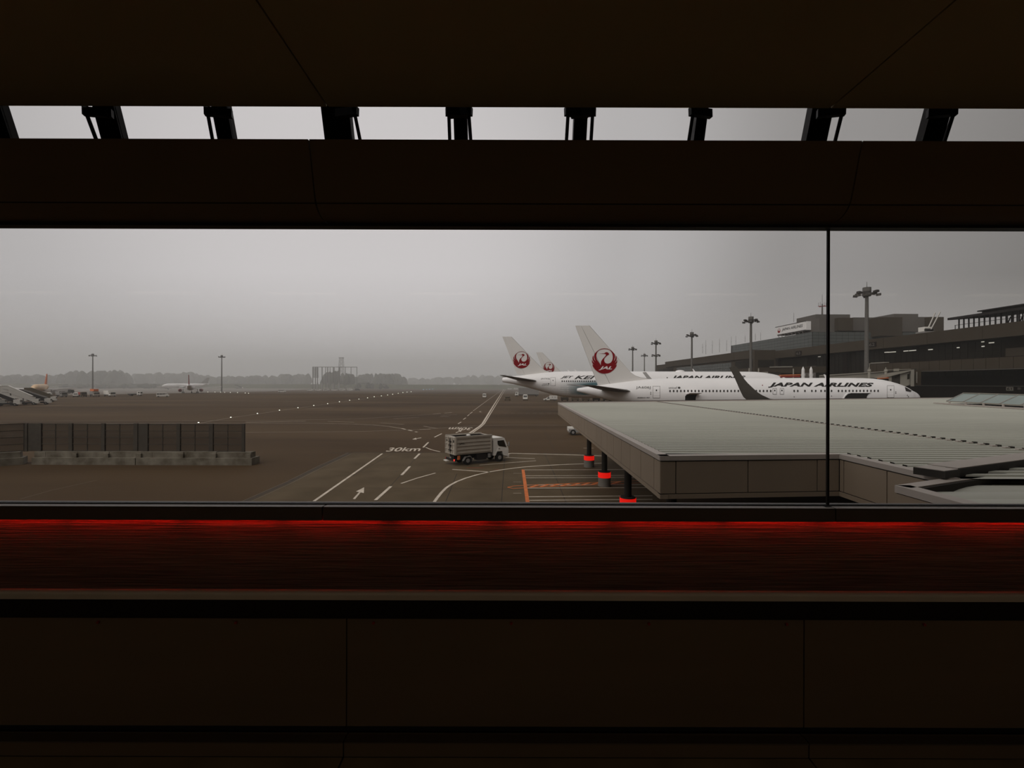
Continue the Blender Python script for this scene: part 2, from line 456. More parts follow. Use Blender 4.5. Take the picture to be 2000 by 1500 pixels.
# main window
win = tag(empty('window_1', (0, WY, zr(983, WY))), 'long frameless window band looking out on the airfield', None, None, 'structure')
zb, zt_ = zr(983.5, WY), zr(446.5, WY)
PX_ = [g for g in GX if not (-1.5 < g < -0.5)]
for k in range(len(PX_) - 1):
    a, b = max(PX_[k] + 0.0002, -RX), min(PX_[k + 1] - 0.0002, RX)
    MB().box(a, b, WY - 0.004, WY + 0.004, zb - 0.004, zt_ + 0.02).build('pane', M_glass, win, world=True)
for g in GX[1:-1]:
    if g < -0.5 and g > -1.5: continue              # the joint left of the middle is clear silicone
    MB().box(g - 0.0048, g + 0.0048, WY - 0.0055, WY + 0.0055, zb - 0.02, zt_ + 0.02).build('glazing_joint', M_frame, win, world=True)
    MB().box(g - 0.032, g - 0.002, WY - 0.035, WY - 0.010, zb - 0.016, zb - 0.002).build('glass_clamp', M_frame, win, world=True)
MB().box(-RX, RX, WY + 0.006, WY + 0.034, H - 0.590, H - 0.5775).build('outer_sill', M_ledge, win, world=True)
MB().box(-RX, RX, WY - 0.012, WY + 0.012, zr(987, WY), zr(983.2, WY)).build('bottom_channel', M_frame, win, world=True)
MB().box(-RX, RX, WY - 0.030, WY + 0.02, zr(446.5, WY), zr(441, WY)).build('head_channel', M_frame, win, world=True)

# bulkhead over the window: leaning panels that curl under towards the glass
bulk = tag(empty('trim_2', (0, 2.1, H + 0.75)), 'dark curved bulkhead panels between the two window bands', None, None, 'structure')
prof = [(2.20, 0.757), (2.145, 0.757)]
for k in range(1, 9):
    t = k / 8 * math.radians(72)
    prof.append((2.145 - 0.10 * math.sin(t), 0.757 + 0.10 * (1 - math.cos(t))))
prof += [(2.002, 1.0), (1.985, 1.0475), (2.02, 1.052)]
for k in range(len(GX) - 1):
    a, b = max(GX[k] + 0.003, -RX), min(GX[k + 1] - 0.003, RX)
    back = [(2.20, 1.04)]
    ring = lambda x: [(x, y, H + z) for y, z in prof + back]
    MB().prism(ring(a), ring(b)).build('bulkhead_panel', M_int, bulk, smooth=True, world=True)
core = [(2.06, 0.80), (2.205, 0.766), (3.27, 1.13), (3.20, 1.34), (2.10, 1.03)]
MB().prism([(-RX, a, H + b) for a, b in core], [(RX, a, H + b) for a, b in core]).build('bulkhead_core', M_frame, bulk, world=True)

# clerestory: leaning glazing between dark posts, with opener struts
CD = 3.05
cl = tag(empty('window_2', (0, CD, H + 1.2)), 'sloping clerestory window band between dark posts', None, None, 'structure')
sl = math.tan(math.radians(20))
zc0 = H + (CY - 242) / F * CD
def cp(x, z): return (x, CD - (z - zc0) * sl, z)     # point of the leaning glass plane
zlo, zhi = H + 1.22, H + 2.5
posts = [(-22, 12), (190, 231), (419, 449), (630, 684), (885, 911), (1119, 1145), (1356, 1377), (1577, 1618), (1806, 1846), (2040, 2075)]
ex = [((x0 - 1000) / F * CD, (x1 - 1000) / F * CD) for x0, x1 in posts]
def slab(mb, x0, x1, dz0, dz1, z0=zlo, z1=zhi):
    n = Vector((0, math.cos(math.radians(20)), math.sin(math.radians(20))))
    a = [Vector(cp(x, z)) for x, z in ((x0, z0), (x1, z0), (x1, z1), (x0, z1))]
    return mb.prism([p + n * dz0 for p in a], [p + n * dz1 for p in a])
for (a, b) in ex:
    slab(MB(), a, b, -0.012, 0.05).build('post', M_frame, cl, world=True)
for k in range(len(ex) - 1):
    slab(MB(), ex[k][1], ex[k + 1][0], -0.006, 0.006).build('pane', M_glass, cl, world=True)
slab(MB(), -RX, ex[0][0], -0.1, 0.05).build('end_panel', M_frame, cl, world=True)
slab(MB(), ex[-1][1], RX, -0.1, 0.05).build('end_panel', M_frame, cl, world=True)
for (xt, xb) in ((167, 187), (404, 414), (691, 702), (875, 877), (914, 918), (1108, 1105), (1156, 1153), (1352, 1344), (1643, 1630), (1861, 1844)):
    yt, yb = 221, 274
    Dt, Db = CD - 0.16, CD - 0.10
    a, b = P(xt, yt, Dt), P(xb, yb, Db)
    b2 = a + (b - a) * 1.8
    st = MB().cyl(a, b2, 0.011, 0.011, 8).build('strut', M_frame, cl, world=True)
    s = 1 if xt in (167, 404, 875, 1108, 1352) else -1
    q = MB()
    q.bar(a + Vector((-0.02 * s, 0, 0.012)), a + Vector((0.13 * s, 0.04, 0.018)), 0.03, 0.05)
    q.cyl(a + Vector((-0.012, 0, 0.028)), a + Vector((0.012, 0, 0.028)), 0.016, 0.016, 8)
    q.build('bracket', M_frame, cl, world=True)
MB().box(-RX, RX, 2.15, 2.75, H + 2.38, H + 2.55).build('head_cover', M_frame, cl, world=True)

# handrail
rail = thing('handrail', 'dark metal leaning rail running below the red lit sill', 'handrail', (0, 1.98, H - 0.95))
y0, y1, z0, z1 = 1.965, 2.02, H - 0.928, H - 0.892
r = 0.018
sec = [(y0, z0), (y0, z1 - r)] + [(y0 + r - r * math.cos(math.radians(t)), z1 - r + r * math.sin(math.radians(t))) for t in range(15, 106, 15)] + [(y1, z1 - 0.024), (y1, z0)]
MB().prism([(-RX + 0.02, y, z) for y, z in sec], [(RX - 0.02, y, z) for y, z in sec]).build('rail_bar', M_railtop, rail, smooth=True, world=True)
MB().box(-RX + 0.02, RX - 0.02, 1.975, 2.012, H - 1.012, H - 0.929).build('rail_web', M_frame, rail, world=True)
for k in range(-12, 13):
    xx = k * 0.598
    MB().bar((xx, 2.0, H - 0.985), (xx, 2.234, H - 1.07), 0.03, 0.04).build('bracket', M_frame, rail, world=True)
    if -6 <= k <= 6:
        MB().cyl((xx, 2.003, FZ + 0.556), (xx, 1.997, FZ + 0.556), 0.007, 0.006, 8).build('bolt', M_vred, rail, world=True)

# dim ceiling lamps out of view behind the viewer, added to brighten the room
for k in range(8):
    lx_ = -7 + 2.0 * k
    t = thing('ceiling_fill_lamp', 'dim warm ceiling lamp in the row behind the viewer', 'lamp', (lx_, -2.2, H + 1.31), 0, 'ceiling lamps of the room')
    MB().box(-0.55, 0.55, -0.10, 0.10, -0.03, 0.0).build('housing', M_frame, t)
    MB().box(-0.50, 0.50, -0.075, 0.075, -0.036, -0.030).build('diffuser', M_filllight, t)

# outside of this building (blocks the light from behind, as it does in the place)
own = tag(empty('wall_exterior', (0, 0, 0)), 'cladding of the terminal the view is taken from', None, None, 'structure')
MB().box(-70, -RX - 0.2, -25, 2.2, 0, 20).build('facade_wing', M_ownwall, own)
MB().box(RX + 0.2, 70, -25, 2.2, 0, 20).build('facade_wing', M_ownwall, own)
MB().box(-RX - 0.2, RX + 0.2, -25, 2.38, 0, FZ - 0.26).build('facade_base', M_ownwall, own)
MB().box(-RX - 0.2, RX + 0.2, -25, 2.15, H + 2.56, 20).build('facade_top', M_ownwall, own)
MB().box(-RX - 0.2, RX + 0.2, -25, -4.45, FZ - 0.26, H + 2.56).build('facade_core', M_ownwall, own)

# ------------------------------------------------------------------ apron
apron = tag(MB().box(-1600, 1600, 2.4, 2400, -0.5, 0).build('apron_ground', M_asphalt), 'brown grey wet airfield pavement', None, None, 'structure')

def ground_poly(name, pts, m, z0=0.0, h=0.004, pxs=True):
    w = [G(x, y) if pxs else Vector((x, y, 0)) for x, y in pts]
    return MB().prism([(p.x, p.y, z0) for p in w], [(p.x, p.y, z0 + h) for p in w]).build(name, m, apron)

ground_poly('concrete_slab_field', [(690, 884), (1290, 886), (1290, 1020), (420, 1010)], M_concrete, 0, 0.006)
ground_poly('pale_taxiway', [(130, 772), (520, 764.5), (620, 760), (560, 757.2), (150, 759.5)], M_pale_concrete, 0, 0.006)
ground_poly('pale_taxiway', [(560, 760), (940, 758.3), (1000, 755.6), (540, 756.2)], M_pale_concrete, 0, 0.008)
MB().prism([(-1400, 530, 0), (60, 530, 0), (60, 545, 0), (-1400, 545, 0)], [(-1400, 536, 4.6), (60, 536, 5.2), (60, 540, 5.2), (-1400, 540, 4.6)]).build('grass_bank', M_grass, apron)
g1 = MB().prism([(-1500, 640, 0), (1500, 640, 0), (1500, 2300, 0), (-1500, 2300, 0)], [(-1500, 640, 0.05), (1500, 640, 0.05), (1500, 2300, 0.05), (-1500, 2300, 0.05)]).build('grass_field', M_grass, apron)
ground_poly('grass_bank', [(540, 757.4), (700, 756.2), (985, 754.6), (985, 752.9), (700, 753.4), (540, 753.8)], M_grass, 0, 0.5)

def line(pts, w, m, name='lane_marking', z=0.010, dash=None, pxs=True):
    p = [G(*q) if pxs else Vector((q[0], q[1], 0)) for q in pts]
    # dense polyline along the ground
    seg = []
    for i in range(len(p)):
        d = (p[min(i + 1, len(p) - 1)] - p[max(i - 1, 0)]).normalized()
        n = Vector((-d.y, d.x, 0))
        seg.append((p[i] + n * w / 2, p[i] - n * w / 2))
    def strip(sg):
        mb = MB(); vs = []; fs = []
        for k, (a, b) in enumerate(sg):
            vs += [(a.x, a.y, z), (b.x, b.y, z)]
            if k: fs.append((2 * k - 2, 2 * k - 1, 2 * k + 1, 2 * k))
        mb.add(vs, fs)
        return mb.build(name, m, apron)
    if not dash: return strip(seg)
    on, off = dash
    for i in range(len(p) - 1):
        L = (p[i + 1] - p[i]).length; d = (p[i + 1] - p[i]) / L; n = Vector((-d.y, d.x, 0)); t = 0
        while t < L:
            a, b = p[i] + d * t, p[i] + d * min(t + on, L)
            strip([(a + n * w / 2, a - n * w / 2), (b + n * w / 2, b - n * w / 2)]); t += on + off

line([(614, 979), (747, 886)], 0.19, M_paint)
for a in (((734, 977), (764, 950)), ((785, 928), (801, 911)), ((810, 896), (820, 886)), ((827, 874), (837, 864)), ((849, 854), (863, 847)), ((895, 828), (901, 824)), ((905, 819.5), (910, 816)), ((913, 812.5), (917, 809.5)), ((918, 808), (923, 804.5))):
    line(a, 0.21, M_paint)
line([(925, 802), (952, 782), (975, 765.5), (985, 758.5)], 0.26, M_paint, dash=(2.2, 2.2))
line([(986, 757.5), (964, 792), (942.5, 827.5), (936.5, 833), (909, 851.5)], 0.34, M_paint)
line([(989, 757.5), (968, 792), (946, 828), (939.5, 834), (914, 852)], 0.20, M_paint)
line([(847, 983), (855, 972), (863, 962), (872, 953), (880, 947.5), (892, 941), (910, 934), (930, 928), (955, 922), (985, 917), (1020, 912.5), (1060, 909.5), (1100, 907.5), (1180, 904.5)], 0.20, M_paint)
line([(784, 944.5), (815, 934), (851, 924)], 0.16, M_paint)
line([(884, 917), (957, 922)], 0.20, M_paint)
line([(937, 908.5), (1047, 900)], 0.13, M_paint)
line([(988, 893.5), (1045, 896)], 0.15, M_paint)
line([(990, 888), (994, 886.2), (1000, 885.4), (1100, 888), (1240, 892.5)], 0.24, M_paint)
line([(832, 874), (843, 878.5), (860, 882.5)], 0.16, M_paint)
line([(1140, 875.3), (1160, 875.3)], 0.3, M_paint_worn)
line([(0, 848), (300, 846.5), (540, 844), (700, 843), (820, 839), (930, 831.5), (1000, 830), (1120, 830.5)], 0.20, M_paint_worn)
line([(0, 828), (250, 827), (480, 826.5), (600, 826.5), (690, 828.3), (730, 830), (760, 833), (785, 837)], 0.30, M_paint_worn)
line([(785, 837), (815, 844)], 0.35, M_paint, dash=(1.6, 1.2))
line([(0, 822.5), (300, 822), (540, 821), (700, 818), (790, 812.5), (845, 809)], 0.24, M_paint_worn)
line([(845, 809), (889, 805)], 0.26, M_paint, dash=(3, 1.5))
line([(743, 826), (789, 829)], 0.28, M_paint_worn)
line([(768, 818), (819, 815)], 0.30, M_paint_worn)
line([(827, 832.5), (855, 837)], 0.28, M_paint_worn)
line([(820, 839), (841, 838)], 0.65, M_paint_worn)
line([(860, 813.2), (877, 813.8)], 0.4, M_paint_worn)
line([(862, 811), (893, 809.8)], 0.3, M_paint_worn)
line([(480, 824.5), (560, 823.5)], 0.55, M_paint_worn)
line([(560, 823.2), (598, 822.8)], 0.5, M_paint_worn)
line([(640, 823), (692, 824.5)], 0.3, M_paint_worn)
line([(390, 826.5), (451, 816), (503, 808.5), (546, 802), (582, 797), (640, 789), (701, 780), (757, 772), (803, 765.5), (850, 760.5)], 0.22, M_paint_worn)
line([(540, 774.8), (700, 772.5)], 0.4, M_paint_worn)
line([(597, 798.5), (648, 796.5)], 0.4, M_paint_worn)
line([(700, 780.5), (748, 779.5)], 0.5, M_paint_worn)
line([(89, 792.4), (121, 791)], 0.55, M_paint_worn)
for k in range(8):
    line([(984 + k * 14, 807.2), (993 + k * 14, 807.2)], 0.28, M_paint_worn)
line([(10, 853), (80, 850)], 0.2, M_paint_worn); line([(82, 848), (106, 846.5)], 0.2, M_paint_worn)
# bays under the canopy
for y in (918, 929.5, 933.5, 947.5, 953.5, 970.5, 977.5):
    xl = 1021 + (y - 918) * 0.165 + 3
    line([(xl, y), (1275, y - (1 if y < 960 else 2))], 0.13, M_paint)
line([(1022, 917.5), (1026, 945), (1031.5, 983)], 0.24, M_paint_orange, 'bay_marking', 0.014)
line([(992, 952), (1003, 949.5), (1040, 947.5), (1260, 938.5)], 0.10, M_paint_orange, 'bay_marking', 0.013)
line([(992, 952), (1003, 954.5), (1040, 952), (1260, 943)], 0.10, M_paint_orange, 'bay_marking', 0.013)
for k in range(9):
    line([(1036 + k * 20, 951.6 - k * 0.85), (1052 + k * 20, 947.6 - k * 0.85)], 0.22, M_paint_orange, 'bay_marking', 0.012)
for y in (924.5, 941.5, 963.5):
    line([(1003, y), (1019, y)], 0.10, M_paint_worn, 'bay_marking')
line([(912, 913.5), (945, 914)], 0.30, M_paint_red, 'old_marking', 0.009); line([(966, 917.3), (976, 917)], 0.25, M_paint_red, 'old_marking', 0.009)

# arrows and painted speed limits
def ground_mark(vf, pts, name, m):
    """a flat mark whose unit square is stretched to four ground corners (lower-left, lower-right, upper-right, upper-left)"""
    a, b, c, d = [G(*q) for q in pts]
    fn = lambda u, v: tuple((a * (1 - u) * (1 - v) + b * u * (1 - v) + c * u * v + d * (1 - u) * v)[:2]) + (0.012,)
    return flat(name, vf, fn, m, apron, world=False)
arrow = ([(0.36, 0), (0.64, 0), (0.60, 0.55), (0.98, 0.55), (0.5, 1.0), (0.02, 0.55), (0.40, 0.55)], [(0, 1, 2, 6), (3, 4, 5), (2, 3, 5, 6)])
ground_mark(arrow, ((684, 974), (700, 976), (720, 954), (704, 950)), 'arrow_marking', M_paint)
ground_mark(arrow, ((822, 853.5), (824, 857), (806, 860), (805, 856.5)), 'arrow_marking', M_paint)
ground_mark(arrow, ((888, 844), (893, 847), (905, 841.5), (901, 838.5)), 'arrow_marking', M_paint)
ground_mark(fit(text_2d('30km', 0.015), 0, 1, 0, 1), ((753, 882.2), (820, 881), (824, 873.5), (762, 874.5)), 'speed_marking', M_paint)
ground_mark(fit(text_2d('30km', 0.015), 0, 1, 0, 1), ((924, 835), (879, 834.6), (873, 840.2), (918, 840)), 'speed_marking', M_paint)
ground_mark(fit(text_2d('(', 0.02), 0, 1, 0, 1), ((936, 803), (942, 803), (942, 805.5), (936, 805.5)), 'arrow_marking', M_paint_worn)

# drain channel, slab joints, cracks
line([(474, 983), (520, 962), (565, 942), (625, 912), (683, 885)], 0.34, M_drain, 'drain_channel', 0.010)
line([(470, 981), (516, 960.5), (561, 940.8), (621, 911), (680, 884.3)], 0.06, M_drain_edge, 'drain_edge', 0.013)
line([(482, 984), (527, 963.5), (571, 943.2), (630, 913), (688, 885.7)], 0.06, M_drain_edge, 'drain_edge', 0.013)
line([(640, 885), (690, 883.6), (1290, 886.5)], 0.20, M_joint, 'slab_joint', 0.008)
for a in (((735, 980), (783, 928), (842, 862)), ((870, 983), (893, 925)), ((980, 983), (984, 925), (987, 888)), ((1064, 886), (1085, 930), (1107, 983)), ((1060, 834), (1084, 880)), ((966, 829), (960, 850)), ((690, 929), (768, 886)), ((700, 953), (1290, 958)), ((720, 921), (1290, 925))):
    line(a, 0.05, M_joint, 'slab_joint', 0.0085)
line([(40, 975), (100, 958), (190, 938)], 0.06, M_drain_edge, 'crack', 0.008)

# ------------------------------------------------------------------ canopy
RZ = H - 1.85                                       # roof level
def R(x, y, z=None):
    z = RZ if z is None else z
    D = (H - z) * F / (unroll(x, y) - CY)
    return Vector(((x - 1000.0) / F * D, D, z))
A = R(1290, 892); B = R(1090, 787.2); Cc = R(1790, 778.6); E0 = R(1640, 888.5); E1 = R(1852, 936)
FH = 1.07
canopy = thing('canopy', 'wide flat metal roofed canopy with panelled fascia over the apron', 'canopy', (A.x, A.y, 0))
roof_pts = [A, B, Cc, Vector((75, 66, RZ)), Vector((75, E1.y, RZ)), E1, E0]
rc_ = Vector((30, 32, RZ))
roof_in = [p + (rc_ - p).normalized() * 0.35 for p in roof_pts]
MB().prism([(p.x, p.y, RZ - FH + 0.12) for p in roof_in], [(p.x, p.y, RZ - 0.10) for p in roof_in]).build('roof_deck', M_soffit, canopy, world=True)

# ribbed roof sheets: the left field and, past the lap joint, the slightly skewed right field
JX = 14.2                                           # lap joint
def clip_x(y):
    """left border of the roof at depth y"""
    if y < E0.y: return E1.x + (E0.x - E1.x) * (y - E1.y) / (E0.y - E1.y) + 0.32
    if y < A.y: return E0.x + 0.3
    return A.x + (B.x - A.x) * (y - A.y) / (B.y - A.y) + 0.22
def back_y(x): return B.y + (Cc.y - B.y) * (x - B.x) / (Cc.x - B.x)
pitch = 0.35
secs = [(0.0, 0.0), (0.21, 0.0), (0.22, 0.036), (0.335, 0.036), (0.35, 0.0)]
left_mb, right_mb, clips = MB(), MB(), []
y = E1.y + 0.05
skew = -0.055
while y < 66:
    x0 = clip_x(y)
    if A.y - 0.05 < y + pitch and y < A.y + 0.06 and y >= E0.y - pitch: pass
    xe = JX
    if y < back_y(JX) - 1.2:
        rowl = [[(x0, y + a, RZ + b) for a, b in secs], [(JX, y + a, RZ + b) for a, b in secs]]
        # the far edge of the roof cuts the sheets off
        if y > B.y - 1.6:
            xs = max(x0, B.x + (y + 1.3 - B.y) / (Cc.y - B.y) * (Cc.x - B.x))
            rowl[0] = [(xs, y + a, RZ + b) for a, b in secs]
        left_mb.loft(rowl, cap=False, closed=False)
        clips.append((JX, y + 0.27))
    xr0 = JX + 0.02
    if y > back_y(JX) - 1.5:
        xr0 = B.x + (y + 1.5 - B.y) / (Cc.y - B.y) * (Cc.x - B.x)
    if xr0 < 74:
        right_mb.loft([[(xr0, y + a + (xr0 - JX) * 0, RZ + b) for a, b in secs], [(75, y + a + skew * (75 - xr0) * (1 if y > 14 else 0.0), RZ + b) for a, b in secs]], cap=False, closed=False)
    y += pitch
left_mb.build('roof_sheet', M_roof, canopy, world=True)
right_mb.build('roof_sheet', M_roof, canopy, world=True)
clipm = MB().box(-0.05, 0.05, -0.04, 0.04, 0, 0.05).mesh('sheet_clip', M_darkmetal)
clipw = MB().box(-0.10, 0.04, -0.05, 0.05, 0, 0.035).mesh('sheet_clip', M_cap)
for x, yy in clips:
    o = link_mesh('sheet_clip', clipw, canopy); o.location = (x - A.x - 0.06, yy - A.y + 0.01, RZ + 0.034)
    o = link_mesh('sheet_clip', clipm, canopy); o.location = (x - A.x + 0.06, yy - A.y + 0.0, RZ + 0.034)
MB().box(JX - 0.02, JX + 0.03, E1.y + 0.1, back_y(JX) - 1.3, RZ - 0.02, RZ + 0.03).build('lap_joint', M_roof, canopy, world=True)

def fascia_run(p, q, n_panels, first=0.0, cap_w=0.24, m=M_fascia):
    """a straight run of fascia: cap, panels, bottom strip"""
    p, q = Vector(p), Vector(q)
    d = (q - p); L = d.length; d /= L
    n = Vector((d.y, -d.x, 0))                      # outward
    def quadbox(a, b, z0, z1, o0, o1):
        P0, P1 = p + d * a, p + d * b
        pts = [(P0 + n * o0), (P1 + n * o0), (P1 + n * o1), (P0 + n * o1)]
        return MB().prism([(v.x, v.y, z0) for v in pts], [(v.x, v.y, z1) for v in pts])
    quadbox(0, L, RZ - 0.10, RZ + 0.02, -cap_w, 0.015).build('fascia_cap', M_cap, canopy, world=True)
    quadbox(0, L, RZ - FH, RZ - FH + 0.115, -0.2, 0.005).build('fascia_foot', m, canopy, world=True)
    quadbox(0.06, L - 0.06, RZ - FH + 0.05, RZ - 0.10, -0.3, -0.025).build('fascia_backing', M_darkmetal, canopy, world=True)
    for (a, b) in n_panels:
        quadbox(a + 0.014, b - 0.014, RZ - FH + 0.138, RZ - 0.128, -0.06, 0).build('fascia_panel', m, canopy, world=True)
LL = (B - A).length
cuts = [0, 0.55]
while cuts[-1] + 1.31 < LL: cuts.append(cuts[-1] + 1.31)
cuts.append(LL)
fascia_run(B, A, [(LL - b, LL - a) for a, b in zip(cuts[:-1], cuts[1:])])
LF = (E0 - A).length
fascia_run(A, E0, [(0, 0.41), (0.41, 2.32), (2.32, 4.2), (4.2, LF)])
LG = (E1 - E0).length
fascia_run(E0, E1, [(0, 0.16), (0.16, 1.55), (1.55, 2.9), (2.9, LG)])
# far edge: shallow gutter upstand
d = (Cc - B).normalized(); n = Vector((-d.y, d.x, 0))
for z0, z1, o0, o1, m, nm in ((RZ - 0.3, RZ + 0.10, -0.16, 0.0, M_cap, 'gutter_upstand'), (RZ + 0.102, RZ + 0.14, -0.06, 0.02, M_darkmetal, 'gutter_edge'), (RZ - 0.1, RZ + 0.03, -1.15, -0.16, M_cap, 'gutter_apron')):
    pts = [B + n * o0, Cc + d * 22 + n * o0, Cc + d * 22 + n * o1, B + n * o1]
    MB().prism([(v.x, v.y, z0) for v in pts], [(v.x, v.y, z1) for v in pts]).build(nm, m, canopy, world=True)

# near roof box at the lower right: parapet, coarse ribs, dark gutter beam
N0 = R(1750, 947.5); N1 = R(1893, 986.5); N2 = R(2000, 920)
near = thing('link_roof', 'small lower roof with a raised rim and broad ribs beside the canopy', 'roof', (N0.x, N0.y, 0))
lx, ly = N0.x, N0.y
NH = 1.1
pp = [(lx, 2.45), (lx, ly), (16, ly + (16 - lx) * 0.43), (16, 2.45)]
MB().prism([(a, b, RZ - NH) for a, b in pp], [(a, b, RZ - 0.22) for a, b in pp]).build('roof_deck', M_soffit, near, world=True)
MB().box(lx - 0.02, lx + 0.26, 2.45, ly, RZ - 0.13, RZ + 0.0).build('rim_cap', M_cap, near, world=True)
for a, b in ((2.45, 4.2), (4.2, 5.9), (5.92, 7.28), (7.30, ly)):
    MB().box(lx - 0.01, lx + 0.08, a + 0.01, b - 0.01, RZ - NH, RZ - 0.145).build('rim_panel', M_fascia, near, world=True)
dd = Vector((1, 0.43, 0)).normalized(); nn = Vector((-dd.y, dd.x, 0))
def skewbox(p, L, o0, o1, z0, z1):
    q = p + dd * L
    pts = [p + nn * o0, q + nn * o0, q + nn * o1, p + nn * o1]
    return MB().prism([(v.x, v.y, z0) for v in pts], [(v.x, v.y, z1) for v in pts])
skewbox(N0, 12, -0.24, 0.0, RZ - 0.13, RZ).build('rim_cap', M_cap, near, world=True)
skewbox(N0, 12, -0.30, -0.24, RZ - 0.24, RZ - 0.02).build('rim_inner', M_soffit, near, world=True)
yy = 2.6
while yy < 9.6:
    # each broad rib is a sheet of its own
    x_end = 13.5
    xs = max(lx + 0.27, lx + (yy + 0.30 - ly) / 0.43)
    if xs < x_end - 0.3:
        sec2 = [(0, 0.0), (0.08, 0.03), (0.20, 0.05), (0.34, 0.05), (0.44, 0.03), (0.52, 0.0), (0.55, -0.03)]
        MB().loft([[(xs, yy + a, RZ - 0.17 + b) for a, b in sec2], [(x_end, yy + a, RZ - 0.17 + b) for a, b in sec2]], cap=False, closed=False).build('roof_rib', M_roof, near, smooth=True, world=True)
    yy += 0.55
beam = thing('gutter_beam', 'thick dark gutter beam with a stepped end on the near roof rim', 'gutter', (R(1838, 932).x, R(1838, 932).y, RZ))
bp0 = R(1838, 936) + nn * 0.05
skewbox(bp0, 0.55, -0.12, 0.40, RZ + 0.02, RZ + 0.16).build('end_block', M_darkmetal, beam, world=True)
skewbox(bp0 + dd * 0.02, 0.50, -0.10, 0.38, RZ + 0.16, RZ + 0.17).build('end_cap', M_cap, beam, world=True)
skewbox(bp0 + dd * 0.55, 7, -0.10, 0.12, RZ - 0.02, RZ + 0.17).build('beam_body', M_frame, beam, world=True)
skewbox(bp0 + dd * 0.55, 7, -0.08, 0.42, RZ + 0.17, RZ + 0.185).build('beam_flashing', M_cap, beam, world=True)

# columns with glowing red bands
for i, (px_, py_) in enumerate(((1151, 912), (1181, 949), (1227, 1007), (1312, 1105))):
    c = G(px_, py_)
    lab = ['black round canopy column with red band, farthest one standing beside the bay lines', 'black round canopy column with red band, middle one of the three in view',
           'black round canopy column whose red band shows just above the sill', 'black round canopy column nearest the terminal wall'][i]
    t = thing('canopy_column', lab, 'column', (c.x, c.y, 0), 0, 'canopy columns with red bands')
    MB().cyl((0, 0, 0.9), (0, 0, RZ - FH + 0.14), 0.20, 0.20, 20).build('shaft', M_soffit, t, smooth=True)
    MB().cyl((0, 0, 0), (0, 0, 0.62), 0.44, 0.44, 24).build('sleeve', M_sleeve, t, smooth=True)
    MB().cyl((0, 0, 0.62), (0, 0, 1.0), 0.445, 0.445, 24).build('red_band', M_redband, t, smooth=True)
    MB().cyl((0, 0, 1.0), (0, 0, 1.06), 0.43, 0.40, 24).build('collar', M_soffit, t, smooth=True)

# skylight on the canopy
s0, s1 = R(1850, 783.3, RZ + 0.35), R(1971, 789.7, RZ + 0.35)
sd = (s1 - s0).normalized(); sn = Vector((-sd.y, sd.x, 0))   # to the right of the walking direction is the ridge side
if sn.x < 0: sn = -sn
sky = thing('skylight', 'long greenish glass skylight with white bars rising from the canopy roof', 'skylight', (s0.x, s0.y, RZ))
SL = 14.0; rise, run = 0.70, 1.25
def sp(a, o, z): v = s0 + sd * a + sn * o; return (v.x, v.y, z)
zb0, zb1 = RZ + 0.35, RZ + 0.35 + rise
MB().prism([sp(-0.25, -0.15, RZ), sp(SL, -0.15, RZ), sp(SL, 2 * run + 0.15, RZ), sp(-0.25, 2 * run + 0.15, RZ)], [sp(-0.25, -0.15, RZ + 0.14), sp(SL, -0.15, RZ + 0.14), sp(SL, 2 * run + 0.15, RZ + 0.14), sp(-0.25, 2 * run + 0.15, RZ + 0.14)]).build('kerb', M_cap, sky, world=True)
a = 0.0; k = 0
while a < SL:
    MB().prism([sp(a + 0.03, 0, zb0), sp(a + 1.87, 0, zb0), sp(a + 1.87 , run, zb1), sp(a + 0.03 , run, zb1)], [sp(a + 0.03, 0, zb0 - 0.03), sp(a + 1.87, 0, zb0 - 0.03), sp(a + 1.87, run, zb1 - 0.03), sp(a + 0.03, run, zb1 - 0.03)]).build('pane', M_skyglass, sky, world=True)
    MB().prism([sp(a + 0.03, 2 * run, zb0), sp(a + 1.87, 2 * run, zb0), sp(a + 1.87, run, zb1), sp(a + 0.03, run, zb1)], [sp(a + 0.03, 2 * run, zb0 - 0.03), sp(a + 1.87, 2 * run, zb0 - 0.03), sp(a + 1.87, run, zb1 - 0.03), sp(a + 0.03, run, zb1 - 0.03)]).build('pane', M_skyglass, sky, world=True)
    MB().bar(sp(a, 0, zb0 + 0.02), sp(a, run, zb1 + 0.02), 0.07, 0.06).build('glazing_bar', M_bead, sky, world=True)
    MB().bar(sp(a + 0.5, -0.12, RZ + 0.1), sp(a + 0.5, -0.12, zb0 + 0.02), 0.10, 0.10).build('foot', M_cap, sky, world=True)
    a += 1.9
MB().bar(sp(-0.05, run, zb1 + 0.03), sp(SL, run, zb1 + 0.03), 0.12, 0.07).build('ridge_bar', M_bridge, sky, world=True)
MB().bar(sp(-0.05, 0, zb0 - 0.02), sp(SL, 0, zb0 - 0.02), 0.10, 0.08).build('eaves_bar', M_bridge, sky, world=True)
MB().prism([sp(0, 0, zb0), sp(0, run, zb1), sp(0, 2 * run, zb0)], [sp(0.03, 0, zb0), sp(0.03, run, zb1), sp(0.03, 2 * run, zb0)]).build('end_pane', M_skyglass, sky, world=True)
MB().bar(sp(-0.9, -0.45, RZ + 0.13), sp(SL, -0.45, RZ + 0.13), 0.16, 0.10).build('gutter_pipe', M_cap, sky, world=True)

